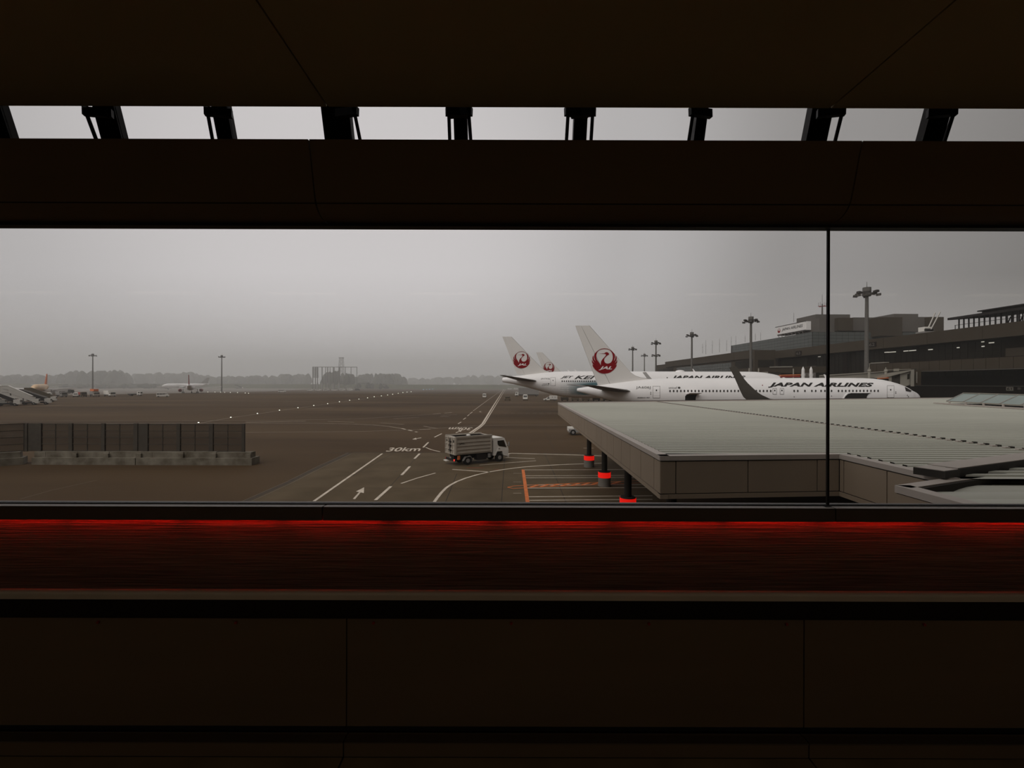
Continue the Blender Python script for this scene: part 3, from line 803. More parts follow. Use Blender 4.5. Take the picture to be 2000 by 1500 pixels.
# ------------------------------------------------------------------ airliners on the stands
class Jet:
    """a side-on airliner given by stations read along its length: (x, top, bottom) in world metres; nose towards +x"""
    def __init__(self, D, stations, name, label, widthf=0.93):
        self.D = D; self.st = sorted(stations); self.wf = widthf
        xm = (self.st[0][0] + self.st[-1][0]) / 2
        self.root = thing(name, label, 'airplane', (xm, D, 0))
        self.xm = xm
    def sec(self, x):
        s = self.st
        if x <= s[0][0]: a = s[0]; return a[1], a[2]
        for a, b in zip(s[:-1], s[1:]):
            if a[0] <= x <= b[0]:
                t = (x - a[0]) / (b[0] - a[0]); return a[1] + (b[1] - a[1]) * t, a[2] + (b[2] - a[2]) * t
        return s[-1][1], s[-1][2]
    def surf(self, x, z, off=0.02):
        # (x, z) was measured in the plane of symmetry; the skin lies nearer, so follow the line of sight to it
        y = self.D; xa, za = x, z
        for _ in range(6):
            xa, za = x * y / self.D, H + (z - H) * y / self.D
            top, bot = self.sec(xa)
            zc, hh = (top + bot) / 2, (top - bot) / 2
            y = self.D - self.wf * hh * math.sqrt(max(0.0, 1 - ((za - zc) / hh) ** 2))
        return (xa, y - off, za)
    def body(self, m=M_white, name='fuselage'):
        rings = []; n = 40
        for x, t, b in self.st:
            zc, hh = (t + b) / 2, (t - b) / 2
            rings.append([(x, self.D + self.wf * hh * math.cos(2 * math.pi * k / n), zc + hh * math.sin(2 * math.pi * k / n)) for k in range(n)])
        return MB().loft(rings).build(name, m, self.root, smooth=True, world=True)
    def wrap(self, name, vf, m, off=0.02, parent=None, rows=3):
        vf = slice_rows(vf, rows) if rows > 1 else vf
        mb = MB(); mb.add([self.surf(a, b, off) for a, b in vf[0]], vf[1])
        return mb.build(name, m, parent or self.root, world=True)
    def patch(self, name, x0, x1, z0, z1, m, off=0.02, nx=2, nz=4, parent=None):
        vs = []; fs = []
        for i in range(nx + 1):
            for j in range(nz + 1):
                vs.append(self.surf(x0 + (x1 - x0) * i / nx, z0 + (z1 - z0) * j / nz, off))
        for i in range(nx):
            for j in range(nz):
                a = i * (nz + 1) + j; fs.append((a, a + 1, a + nz + 2, a + nz + 1))
        mb = MB(); mb.add(vs, fs)
        return mb.build(name, m, parent or self.root, world=True)
    def port(self, x, z, w=0.28, h=0.40, m=M_port):
        vs = [(x + w / 2 * math.cos(2 * math.pi * k / 10), z + h / 2 * math.sin(2 * math.pi * k / 10)) for k in range(10)]
        return self.wrap('cabin_window', (vs, [tuple(range(10))]), m, 0.025, rows=1)
    def door(self, x0, x1, z0, z1, w=0.055):
        d = self.patch('door', x0, x1, z0, z1, M_white, 0.03)
        for nm, a, b, c, e in (('door_seam', x0 - w, x0, z0 - w, z1 + w), ('door_seam', x1, x1 + w, z0 - w, z1 + w), ('door_seam', x0, x1, z1, z1 + w), ('door_seam', x0, x1, z0 - w, z0)):
            q = self.patch(nm, a, b, c, e, M_seam, 0.028); q.parent = d; q.matrix_parent_inverse = Matrix()
        xm, zm = (x0 + x1) / 2, z0 + (z1 - z0) * 0.65
        q = self.patch('door_window', xm - 0.1, xm + 0.1, zm - 0.13, zm + 0.13, M_port, 0.04, 1, 1); q.parent = d
        return d
    def fin(self, te_tip, le_tip, le_pts, base_te, t0=0.34, t1=0.10):
        """upright tail: leading edge points run down from the tip; the rudder is a part of its own"""
        D = self.D
        ztip, zbase = te_tip[1], base_te[1]
        th = lambda z: t0 + (t1 - t0) * (z - zbase) / (ztip - zbase)
        self.finth = th
        hinge_t = (te_tip[0] + (le_tip[0] - te_tip[0]) * 0.42, ztip)
        hinge_b = (base_te[0] + (le_pts[-1][0] - base_te[0]) * 0.24, zbase)
        poly = [hinge_t, le_tip] + list(le_pts) + [(le_pts[-1][0], zbase - 0.9), (hinge_b[0], zbase - 0.5), hinge_b]
        def solid(pl, k=1.0):
            return MB().prism([(x, D - th(z) * k, z) for x, z in pl], [(x, D + th(z) * k, z) for x, z in pl])
        f = solid(poly).build('tail_fin', M_fin, self.root, world=True)
        e = 0.05
        solid([te_tip, (hinge_t[0] - e, ztip), (hinge_b[0] - e, zbase), base_te], 0.8).build('rudder', M_fin, self.root, world=True)
        mb = MB(); lep = [le_tip] + list(le_pts)
        for a_, b_ in zip(lep[:-1], lep[1:]): mb.bar((a_[0], D, a_[1]), (b_[0], D, b_[1]), 0.12, 0.10, up=(0, 1, 0))
        mb.build('leading_edge', M_seam, self.root, world=True)
        return f
    def logo(self, cx, cz, r, parent=None):
        fn = lambda a, b: (cx + a * r, self.D - self.finth(cz + b * r) - 0.03, cz + b * r)
        o = flat('crane_logo', CRANE, fn, M_logo, self.root)
        fn2 = lambda a, b: (a, self.D - self.finth(b) - 0.05, b)
        flat('logo_letters', fit(JAL_T, cx - 0.46 * r, cx + 0.60 * r, cz - 0.73 * r, cz - 0.42 * r), fn2, M_white, self.root)
        return o
    def plane(self, name, root_le, root_te, tip_le, tip_te, t_root, t_tip, m):
        """wing or tailplane panel from (x, y, z) corners with an aerofoil-like section"""
        def section(le, te, t):
            le, te = Vector(le), Vector(te); c = te - le
            return [le, le + c * 0.12 + Vector((0, 0, t * 0.42)), le + c * 0.4 + Vector((0, 0, t * 0.5)), te + Vector((0, 0, 0.02)), te - Vector((0, 0, 0.02)), le + c * 0.4 - Vector((0, 0, t * 0.5)), le + c * 0.12 - Vector((0, 0, t * 0.42))]
        return MB().loft([section(root_le, root_te, t_root), section(tip_le, tip_te, t_tip)]).build(name, m, self.root, smooth=True, world=True)
    def gear(self, x, dy, zt, r=0.6):
        q = MB()
        q.cyl((x, self.D + dy, r), (x, self.D + dy, zt), 0.16, 0.16, 10)
        g = q.build('landing_gear', M_metal, self.root, world=True)
        for ox in (-0.75, 0.75) if abs(dy) > 0.1 else (0,):
            for oy in (-0.45, 0.45):
                w = MB().cyl((x + ox, self.D + dy + oy - 0.2, r), (x + ox, self.D + dy + oy + 0.2, r), r, r, 16).build('wheel', M_tyre, self.root, world=True)

def px_st(D, rows):
    """stations from photograph columns: (column, row of the top, row of the bottom)"""
    return [(P(x, t, D).x, P(x, t, D).z, P(x, b, D).z) for x, t, b in rows]

# --- the nearer one
D1 = 76.0
q1 = lambda x, y: (P(x, y, D1).x, P(x, y, D1).z)
jet = Jet(D1, px_st(D1, [(1793.3, 775.5, 781), (1792.3, 772, 784.5), (1789.5, 768.5, 788.5), (1785, 765.3, 792.5), (1780, 763, 795.5), (1775, 760.6, 798), (1770, 757.4, 800), (1765, 754.8, 801.8), (1758, 751.8, 803.6),
    (1748, 748.2, 805), (1735, 744.6, 806.2), (1720, 741.4, 806.8), (1704, 739.4, 807), (1685, 738.5, 807), (1660, 738.2, 807), (1400, 738.2, 806.2), (1330, 738.3, 805.5), (1300, 738.8, 803.5), (1270, 740.3, 799.5),
    (1240, 743, 793.5), (1210, 746.6, 786.5), (1180, 750.6, 779), (1160, 753.4, 773.5), (1142, 756, 768.5), (1130, 758, 765.5), (1127, 759, 764.3)]), 'airliner', 'white airliner with a red crane tail and winglet parked behind the canopy')
jet.body()
jet.fin(q1(1123.3, 636), q1(1150, 636), [q1(1232, 728.5), q1(1241, 734.5), q1(1252, 738.2), q1(1268, 740.2)], q1(1168, 752))
cx_, cz_ = q1(1180, 705.2)
jet.logo(cx_, cz_, 24.7 / F * D1)
def jtext(j, s, x0, x1, y0, y1, D, m, bold=0.0, shear=0.0, name='lettering', spacing=1.0):
    a, b = P(x0, y1, D), P(x1, y0, D)
    sh = ROLL * 0
    return j.wrap(name, fit(text_2d(s, bold, shear, spacing), a.x, b.x, a.z, P(x0, y0, D).z), m, 0.035)
jtext(jet, 'JAPAN AIRLINES', 1500, 1706, 747.0, 757.0, D1, M_black, 0.048, 0.30, spacing=1.06)
jtext(jet, 'JA606J', 1242, 1270.5, 754.2, 760, D1, M_greytext, 0.0, 0.0)
jtext(jet, 'unicef', 1306, 1322.5, 755, 759.2, D1, M_greytext, -0.005, 0.0)
jtext(jet, 'BOEING 767', 1244.5, 1269.5, 775.8, 777.6, D1, M_black, 0.03, 0.4)
gx, gz = q1(1326.3, 757.2)
jet.wrap('globe_emblem', ([(gx + 0.22 * math.cos(2 * math.pi * k / 12), gz + 0.17 * math.sin(2 * math.pi * k / 12)) for k in range(12)], [tuple(range(12))]), M_greytext, 0.03, rows=1)
wx = [1308.6 + 7.02 * k for k in range(29)] + [1551, 1558, 1572, 1585.5, 1593, 1603.5, 1611, 1624] + [1637.6 + 7.03 * k for k in range(12)]
for x in wx:
    a = q1(x, 763.7 - 0.0006 * (x - 1300)); jet.port(a[0], a[1])
for x in (1513, 1527):
    a0, a1 = q1(x - 3.2, 769.5), q1(x + 3.2, 759)
    jet.door(a0[0], a1[0], a0[1], a1[1], 0.06)
    b = q1(x, 763.6); jet.port(b[0], b[1], 0.30, 0.42, M_black)
a0, a1 = q1(1275.5, 776.8), q1(1288.5, 754.6); jet.door(a0[0], a1[0], a0[1], a1[1])
a0, a1 = q1(1733, 775.8), q1(1745.5, 753.4); jet.door(a0[0], a1[0], a0[1], a1[1])
cwp = slice_rows(([q1(1766.4, 756.2), q1(1770.5, 758.2), q1(1775, 761), q1(1779.4, 763.6), q1(1777.8, 765.4), q1(1768.6, 763.8)], [(0, 1, 2, 3, 4, 5)]), 6)
cwp = slice_rows(([(b, a) for a, b in cwp[0]], cwp[1]), 8); cwp = ([(b, a) for a, b in cwp[0]], cwp[1])
def cock(x, z):
    top, bot = jet.sec(x); zc, hh = (top + bot) / 2, (top - bot) / 2
    z = min(z, zc + 0.985 * hh)
    p = Vector(jet.surf(x, z, 0.0))
    top, bot = jet.sec(p.x); zc, hh = (top + bot) / 2, (top - bot) / 2
    n = Vector((0.45 * hh, (p.y - D1) / jet.wf ** 2, p.z - zc)).normalized()
    return p + n * 0.07
mb = MB(); mb.add([cock(a, b) for a, b in cwp[0]], cwp[1]); mb.build('cockpit_window', M_port, jet.root, world=True)
for x, y in ((1551, 775), (1624, 773.5), (1749.5, 765.3), (1749.5, 768), (1772, 772), (1774, 774.5), (1271, 766.5), (1271, 769.5)):
    a = q1(x, y); jet.port(a[0], a[1], 0.16, 0.16, M_greytext)
a = q1(1489, 752.4); jet.port(a[0], a[1], 0.17, 0.17, M_logo)
# open cargo doors, the shaded holds painted as black patches on the skin
fo = [q1(1646, 780), q1(1650, 773), q1(1655, 768.6), q1(1661, 767.2), q1(1700, 767), q1(1696, 770), q1(1693, 774), q1(1692, 780)]
jet.wrap('hatch_dark_patch', (fo, [tuple(range(8))]), M_hold, 0.05, rows=1)
q = [Vector(jet.surf(*p, 0.07)) for p in fo[:5]]
mb = MB()
for s_, t_ in zip(q[:-1], q[1:]): mb.bar(s_, t_, 0.12)
mb.build('hatch_rim', M_white, jet.root, world=True)
for x in (1664, 1677.5):
    a = q1(x, 773.2); jet.port(a[0], a[1], 0.14, 0.14, M_signwhite)  # white discs stand in for two lights glowing inside the hold
ro = [q1(1338, 783), q1(1338, 774), q1(1342, 769.5), q1(1362, 769.5), q1(1359, 775), q1(1358.5, 783)]
jet.wrap('hatch_dark_patch', (ro, [tuple(range(6))]), M_hold, 0.05, rows=1)
a, b = jet.surf(*q1(1339.5, 769.3), 0.03), jet.surf(*q1(1364, 769), 0.03)
MB().prism([a, b, (b[0], b[1] - 1.5, b[2] + 0.25), (a[0], a[1] - 1.5, a[2] + 0.25)], [(a[0], a[1], a[2] - 0.12), (b[0], b[1], b[2] - 0.12), (b[0], b[1] - 1.5, b[2] + 0.13), (a[0], a[1] - 1.5, a[2] + 0.13)]).build('cargo_door', M_white, jet.root, world=True)
# wings, winglets, tailplane
for s in (-1, 1):
    tipy = D1 + s * 24.0
    wo, wz = (0.0, 0.0) if s < 0 else (4.6, 0.6)   # the far wing flexes up and shows its winglet over the fuselage
    jet.plane('wing', (48, D1 + s * 2.0, 3.55), (37, D1 + s * 2.0, 3.75), (29.2 + wo, tipy, 5.56 + wz), (26.5 + wo, tipy, 5.60 + wz), 1.25, 0.22, M_under)
    if s < 0:
        wl_px = [(1424, 717.5), (1437, 716), (1443, 726), (1450.5, 738), (1459, 748), (1470, 758.5), (1479, 766.5), (1487, 771.5), (1503, 779), (1458, 780.5), (1452, 775.5), (1446, 764), (1440, 750), (1433, 734)]
        zs = lambda y: (780.5 - y) / 64.0
        dt = 52.0
        w2 = [(P(x, y, dt - 1.0 * zs(y)), zs(y)) for x, y in wl_px]
        local = [(p.x, p.z, p.y - dt) for p, _ in w2]
    lo = [(x + wo, (D1 - 24.0 + dy) if s < 0 else (D1 + 24.0 - dy), z + wz) for x, z, dy in local]
    hi = [(x, y + 0.14 * s, z) for x, y, z in lo]
    MB().prism(lo, hi).build('winglet', M_under if s < 0 else M_belly, jet.root, world=True)
    # engine
    rings = []
    for ex_, er in ((49.5, 1.2), (49.8, 1.36), (48.5, 1.42), (46.5, 1.38), (44.6, 1.0), (43.6, 0.7)):
        rings.append([(ex_, D1 + s * 7.9 + er * math.cos(2 * math.pi * k / 20), 2.0 + er * math.sin(2 * math.pi * k / 20)) for k in range(20)])
    MB().loft(rings).build('engine', M_white, jet.root, smooth=True, world=True)
    MB().bar((46.5, D1 + s * 7.9, 3.2), (43.5, D1 + s * 7.9, 4.0), 0.4, 1.0).build('engine_pylon', M_belly, jet.root, world=True)
    jet.plane('tailplane', (19.6, D1 + s * 1.2, 6.0), (14.6, D1 + s * 1.0, 6.2), (11.9, D1 + s * 9.2, 6.98), (10.2, D1 + s * 9.2, 7.05), 0.5, 0.14, M_under)
    jet.gear(40.5, s * 4.6, 3.3)
jet.gear(62.0, 0.0, 3.0, 0.45)
a = q1(1612, 738.4)
MB().prism([(a[0], D1 - 0.04, a[1]), (a[0] + 0.45, D1 - 0.04, a[1]), (a[0] - 0.1, D1 - 0.04, a[1] + 0.6), (a[0] - 0.3, D1 - 0.04, a[1] + 0.6)], [(a[0], D1 + 0.04, a[1]), (a[0] + 0.45, D1 + 0.04, a[1]), (a[0] - 0.1, D1 + 0.04, a[1] + 0.6), (a[0] - 0.3, D1 + 0.04, a[1] + 0.6)]).build('blade_antenna', M_white, jet.root, world=True)

# --- the long one behind it
D2 = 114.0
q2 = lambda x, y: (P(x, y, D2).x, P(x, y, D2).z)
big = Jet(D2, px_st(D2, [(1565, 760, 764), (1563, 756, 768), (1557, 750.5, 773), (1548, 745, 776.5), (1536, 739, 778.5), (1522, 734, 779), (1508, 730.6, 779), (1492, 727.8, 779), (1475, 726.3, 779), (1455, 725.9, 778.8),
    (1150, 725.2, 777.5), (1105, 725.4, 776), (1085, 726, 772), (1065, 727.4, 766.5), (1045, 729.6, 760.8), (1025, 732, 755.4), (1005, 734.6, 750.6), (990, 736.6, 747.8), (983, 737.6, 746.6), (981, 739, 745.6)]), 'long_airliner', 'long white airliner with teal rear fuselage and red crane tail farther left')
big.body()
big.fin(q2(981, 657.6), q2(998, 657.6), [q2(1056, 717.5), q2(1063, 723), q2(1072, 726)], q2(1010, 731.5), 0.4, 0.12)
cx_, cz_ = q2(1018.5, 703); big.logo(cx_, cz_, 16.6 / F * D2)
jtext(big, 'JET', 1094.5, 1120, 734.2, 739.6, D2, M_black, 0.03, 0.45)
jtext(big, 'KEI', 1121.5, 1163, 733.6, 740.4, D2, M_black, 0.025, 0.45)
jtext(big, 'JAPAN AIRLINES', 1311, 1456, 733.4, 741.6, D2, M_black, 0.048, 0.30, spacing=1.06)
jtext(big, 'JA733J', 1056, 1073.5, 738.2, 741.4, D2, M_greytext)
jtext(big, 'unicef', 1059.5, 1069, 748.4, 750.8, D2, M_greytext)
jtext(big, 'BOEING 777', 1058, 1073, 752, 753, D2, M_black, 0.03, 0.4)
gx, gz = q2(1071.5, 749.6)
big.wrap('globe_emblem', ([(gx + 0.2 * math.cos(2 * math.pi * k / 12), gz + 0.15 * math.sin(2 * math.pi * k / 12)) for k in range(12)], [tuple(range(12))]), M_greytext, 0.03, rows=1)
a0, a1 = q2(1075.6, 752.8), q2(1084.4, 737.6); big.door(a0[0], a1[0], a0[1], a1[1])
a0, a1 = q2(1094, 771), q2(1190, 742)
tm = MATS['teal_livery_paint']; nt = tm.node_tree
rp = [n for n in nt.nodes if n.type == 'VALTORGB'][0]; tcn = [n for n in nt.nodes if n.type == 'TEX_COORD'][0]; nzn = [n for n in nt.nodes if n.type == 'TEX_NOISE'][0]
sx = nt.nodes.new('ShaderNodeSeparateXYZ'); nt.links.new(tcn.outputs['Object'], sx.inputs[0])
def mrange(sock, a, b):
    m_ = nt.nodes.new('ShaderNodeMapRange'); m_.inputs['From Min'].default_value = a; m_.inputs['From Max'].default_value = b; nt.links.new(sock, m_.inputs['Value']); return m_.outputs[0]
def mth(op, a, b):
    m_ = nt.nodes.new('ShaderNodeMath'); m_.operation = op
    for i_, q_ in enumerate((a, b)):
        if isinstance(q_, float): m_.inputs[i_].default_value = q_
        else: nt.links.new(q_, m_.inputs[i_])
    return m_.outputs[0]
lx0 = a0[0] - big.root.location.x
gx_ = mrange(sx.outputs['X'], lx0 - 0.5, lx0 + 8.5); gz_ = mrange(sx.outputs['Z'], a1[1] + 0.1, a1[1] - 1.3)
fac = mth('ADD', mth('MULTIPLY', mth('MULTIPLY', gx_, gz_), 1.0), mth('MULTIPLY', mth('SUBTRACT', nzn.outputs['Fac'], 0.5), 0.35))
nt.links.new(fac, rp.inputs[0])
rp.color_ramp.elements[0].position, rp.color_ramp.elements[0].color = 0.0, (0.80, 0.775, 0.765, 1)
rp.color_ramp.elements[1].position, rp.color_ramp.elements[1].color = 0.62, (0.07, 0.155, 0.175, 1)
big.patch('livery_band', a0[0], a1[0], a0[1], a1[1], M_teal, 0.02, 8, 8)
for k in range(20):
    a = q2(1098 + 4.25 * k, 744.6); big.port(a[0], a[1], 0.30, 0.42)
a = q2(1303, 737.6); big.port(a[0], a[1], 0.3, 0.3, M_black)
r0 = q2(1328, 725.8)
MB().ball((r0[0], D2, r0[1] - 0.15), 1.25, 0.9, 0.55, 16, 6, 0.0).build('antenna_dome', M_white, big.root, smooth=True, world=True)
for x, h in ((1354.5, 0.65), (1124, 0.5), (1110, 0.45)):
    a = q2(x, 725.6)
    pl = [(a[0], a[1] - 0.1), (a[0] + 0.5, a[1] - 0.1), (a[0] - 0.1, a[1] + h), (a[0] - 0.3, a[1] + h)]
    MB().prism([(u, D2 - 0.05, v) for u, v in pl], [(u, D2 + 0.05, v) for u, v in pl]).build('blade_antenna', M_white, big.root, world=True)
for s in (-1, 1):
    big.plane('wing', (46, D2 + s * 2.4, 5.0), (32, D2 + s * 2.4, 5.2), (24, D2 + s * 26, 7.2), (22.5, D2 + s * 26, 7.2), 1.6, 0.2, M_under)
    rings = []
    for ex_, er in ((46.5, 1.7), (46.9, 1.9), (45, 2.0), (42.5, 1.9), (40, 1.4), (38.6, 0.9)):
        rings.append([(ex_, D2 + s * 9.8 + er * math.cos(2 * math.pi * k / 20), 2.9 + er * math.sin(2 * math.pi * k / 20)) for k in range(20)])
    MB().loft(rings).build('engine', M_white, big.root, smooth=True, world=True)
    big.plane('tailplane', (6.3, D2 + s * 1.5, 7.8), (1.2, D2 + s * 1.0, 8.0), (-1.9, D2 + s * 10.8, 9.0), (-2.8, D2 + s * 10.8, 9.05), 0.55, 0.14, M_under)
    big.gear(35, s * 5.5, 5.0, 0.65)
big.gear(64.0, 0.0, 4.6, 0.55)

# --- a third, of which only the tail shows over the long one
j3 = Jet(172.0, [(x + 11.4 - (14.0 if x > 30 else 0.0), t, b) for x, t, b in big.st], 'tail_airliner', 'white airliner of which only the crane tail rises behind the long one')
j3.body()
third = j3.root
for ch in list(big.root.children):
    if ch.name.split('.')[0] in ('tail_fin', 'rudder', 'leading_edge', 'crane_logo', 'logo_letters', 'tailplane'):
        c = ch.copy(); COL.objects.link(c); c.parent = third
        c.location.x = big.root.location.x + 11.4 - third.location.x
for s in (-1, 1):
    j3.plane('wing', (46, 172 + s * 2.4, 5.0), (34, 172 + s * 2.4, 5.2), (30, 172 + s * 28, 7.4), (28.5, 172 + s * 28, 7.4), 1.6, 0.2, M_under)
    j3.gear(39, s * 5.5, 5.0, 0.65)
j3.gear(60.0, 0.0, 4.6, 0.55)

# ------------------------------------------------------------------ terminal building on the right
TX = 85.0
term = thing('terminal_building', 'long brown terminal building with dark glazing behind the parked airliners', 'building', (TX, 150, 0))
def tb(name, x0, x1, y0, y1, z0, z1, m, parent=None): return MB().box(x0, x1, y0, y1, z0, z1).build(name, m, parent or term, world=True)
tb('wall', TX + 1.6, 140, 50, 150, 0, 17.6, M_tdark)
tb('wall', 79.0, 140, 150, 236, 0, 18.0, M_tbrown)
tb('wall', 82.0, 130, 236, 262, 0, 17.6, M_tbrown)
tb('dark_strip_window', 81.9, 82.1, 238, 258, 12.6, 15.2, M_tglass)
tb('dark_strip_window', 83.0, 97.0, 235.8, 236.1, 12.6, 15.2, M_tglass)
for k in range(9):
    tb('parapet_panel', TX, TX + 1.8, 50.03 + 11.1 * k, 50.03 + 11.1 * k + 11.04, 15.5, 17.9, M_tbrown)
for k in range(7):
    tb('parapet_panel', 78.4, 80.0, 150.03 + 12.3 * k, 150.03 + 12.3 * k + 12.24, 15.6, 18.3, M_tbrown)
tb('end_wall', 78.4, TX + 0.2, 149.0, 150, 0, 18.2, M_tbrown)
tb('dark_strip_window', 79.5, 84.6, 148.9, 149.02, 12.7, 15.0, M_tglass)
for y0, y1 in ((151, 163), (226, 235)):
    tb('dark_strip_window', 78.86, 79.05, y0, y1, 12.6, 15.0, M_tglass)
tb('dark_strip_window', TX + 1.45, TX + 1.65, 135, 148, 12.2, 15.0, M_tglass)
tb('side_wall', TX + 1.3, TX + 1.7, 131, 136, 6, 12.4, M_tgrey)
tb('side_wall', TX + 1.3, TX + 1.7, 50, 80.6, 11.7, 13.6, M_tbrown)
# curtain wall: panes of their own in a steel grid
pane = MB().box(0, 0.05, 0.04, 1.46, 0.04, 0.86).mesh('pane', M_tglass)
cw = MB().build if False else None
grid = MB()
nrow, y_0, y_1, zb_ = 7, 81.5, 131.0, 8.9
ncol = int((y_1 - y_0) / 1.5)
for i in range(ncol):
    for j in range(nrow):
        o = link_mesh('pane', pane, term); o.location = (TX + 1.50 - TX, y_0 + 1.5 * i - 150, zb_ + 0.9 * j)
for i in range(ncol + 1): grid.box(TX + 1.45, TX + 1.58, y_0 + 1.5 * i - 0.04, y_0 + 1.5 * i + 0.04, zb_, zb_ + 0.9 * nrow)
for j in range(nrow + 1): grid.box(TX + 1.46, TX + 1.57, y_0, y_0 + 1.5 * ncol, zb_ + 0.9 * j - 0.04, zb_ + 0.9 * j + 0.04)
grid.build('mullion_grid', M_tdark, term, world=True)
grid = MB()
pane2 = MB().box(0, 0.05, 0.05, 2.15, 0.05, 0.95).mesh('pane', M_tglass2)
for i in range(25):
    for j in range(4):
        o = link_mesh('pane', pane2, term); o.location = (78.93 - TX, 166 + 2.2 * i - 150, 10.9 + 1.0 * j)
for y in (118.2,):
    tb('pier', TX + 0.9, TX + 1.7, y, y + 1.6, 6, 15.2, M_tdark)
for x, y, w in ((1731, 688, 1.1), (1740, 687.7, 1.6), (1747.5, 687.2, 0.5), (1769, 685.5, 1.2), (1782, 684.6, 1.7), (1817, 682.7, 1.0), (1871, 679, 0.5), (1919, 667.6, 0.5), (1936, 669.4, 0.9), (1919.5, 676.5, 0.5), (1600, 696.6, 1.0)):
    D = (TX + 1.38) / (x - 1000) * F; p = P(x, y, D)
    tb('ceiling_light', TX + 1.36, TX + 1.44, p.y - w / 2, p.y + w / 2, p.z - 0.09, p.z + 0.09, M_roomlamp)
# gate corridor along the front, its dark undercroft and ground floor
for k in range(22):
    tb('corridor_panel', 79.2, 79.35, 56 + 2.1 * k + 0.04, 56 + 2.1 * k + 2.06, 9.9, 11.7, M_tbrown)
tb('corridor_core', 79.3, TX + 1.6, 56, 102, 9.8, 11.8, M_tdark)
tb('corridor_edge', 79.1, 79.3, 56, 102, 9.72, 9.84, M_tgrey)
tb('corridor_roof_kerb', 79.2, 80.2, 98, 101.8, 11.8, 12.0, M_bridge)
tb('corridor_end_panel', 79.0, 84.5, 102.0, 102.2, 9.8, 11.9, M_bridge)
tb('ground_floor_wall', 83.2, TX + 1.6, 50, 108, 0, 7.0, M_tdark)
tb('ledge', 82.9, 83.4, 62, 104, 6.95, 7.08, M_tgrey)
# numbers
def wall_sign(name, s, x, y, z, w, h, face, ink, parent=term, bold=0.02):
    b = tb(name, x - 0.12, x, y - w / 2, y + w / 2, z - h / 2, z + h / 2, face, parent)
    fn = lambda a, c: (x - 0.14, y - a, z + c)
    mb = MB(); v, f_ = fit(text_2d(s, bold), -w * 0.36, w * 0.36, -h * 0.34, h * 0.34)
    mb.add([fn(a, c) for a, c in v], f_)
    o = mb.build('sign_digits', ink, parent, world=True)
    return b
D = (TX) / 704.0 * F
wall_sign('gate_sign', '62', TX - 0.02, D, P(1704, 673, D).z, 2.3, 1.15, M_tdark, M_tgrey)
D = (TX) / 560.0 * F
wall_sign('gate_sign', '63', TX - 0.02, D, P(1560, 690, D).z, 2.6, 1.3, M_tdark, M_tgrey)
D = 83.0 / 973.0 * F
wall_sign('gate_sign', '61', 83.0, D, P(1973, 759.4, D).z, 1.05, 0.62, M_bridge, M_tdark)
D = 83.0 / 991.0 * F
tb('notice_board', 82.9, 83.1, D - 0.2, D + 0.2, P(1991, 759, D).z - 0.2, P(1991, 759, D).z + 0.2, M_tgrey)

# upper office block behind the parapet
up = thing('office_block', 'grey glass gridded office block rising above the terminal roof', 'building', (110, 170, 18.0))
def ub(name, x0, x1, y0, y1, z0, z1, m): return MB().box(x0, x1, y0, y1, z0, z1).build(name, m, up, world=True)
ub('core', 110.2, 168, 169.2, 232, 18.0, 26.4, M_tdark)
pside = MB().box(-0.05, 0, 0.05, 2.15, 0.05, 1.15).mesh('pane', M_tglass2)
pfront = MB().box(0.05, 2.15, -0.05, 0, 0.05, 1.15).mesh('pane', M_tglass2)
for i in range(28):
    for j in range(5):
        o = link_mesh('pane', pside, up); o.location = (0.2, -0.8 + 2.2 * i, 2.4 + 1.2 * j)
for i in range(20):
    for j in range(5):
        o = link_mesh('pane', pfront, up); o.location = (0.3 + 2.2 * i, -0.8, 2.4 + 1.2 * j)
def ub_px(name, x0, x1, y0, y1, D, depth, m):
    a, b = P(x0, y1, D), P(x1, y0, D); return ub(name, a.x, b.x, D, D + depth, P((x0 + x1) / 2, y1, D).z, P((x0 + x1) / 2, y0, D).z, m)
ub_px('penthouse', 1600, 1637, 620.5, 649, 171, 14, M_tgrey)
ub_px('penthouse', 1637, 1666, 620.5, 646, 169, 14, M_tbrown)
ub_px('penthouse', 1666, 1718, 620, 646, 171, 14, M_tgrey)
ub_px('penthouse', 1718, 1762, 619.5, 656, 165, 16, M_tbrown)
ub_px('penthouse', 1762, 1815, 619, 648, 171, 14, M_tgrey)
ub_px('penthouse', 1815, 1843, 619, 648, 169, 14, M_tbrown)
ub_px('roof_plant', 1593, 1660, 614, 640, 178, 12, M_tgrey)
ub_px('roof_plant', 1745, 1793, 613, 630, 178, 10, M_tgrey)
# sign on its roof
ub('sign_box', 112.2, 116.2, 176, 195, 27.6, 31.2, M_tgrey)
sign = thing('roof_sign', 'white rooftop sign with red crane mark and dark airline name', 'sign', (112, 186, 28.0))
MB().box(111.9, 112.15, 176, 195.5, 28.0, 31.2).build('sign_board', M_signwhite, sign, world=True)
MB().box(112.15, 116.2, 175.8, 176, 27.9, 31.2).build('sign_end', M_signwhite, sign, world=True)
mb = MB(); v, f_ = fit(text_2d('JAPAN AIRLINES', 0.012, 0.2), -5.2, 8.6, -0.72, 0.72); mb.add([(111.86, 186 - a, 29.6 + c) for a, c in v], f_); mb.build('sign_letters', M_black, sign, world=True)
mb = MB(); mb.add([(111.86, 193.2 - a * 1.0, 29.6 + c * 1.0) for a, c in CRANE[0]], CRANE[1]); mb.build('sign_mark', M_logo, sign, world=True)
MB().box(111.8, 112.1, 175.8, 196, 31.2, 31.36).build('sign_top_rail', M_tdark, sign, world=True)
for k in range(8):
    MB().bar((112, 177 + 2.3 * k, 26.4), (112, 178.2 + 2.3 * k, 28.0), 0.15).build('sign_leg', M_tgrey, sign, world=True)
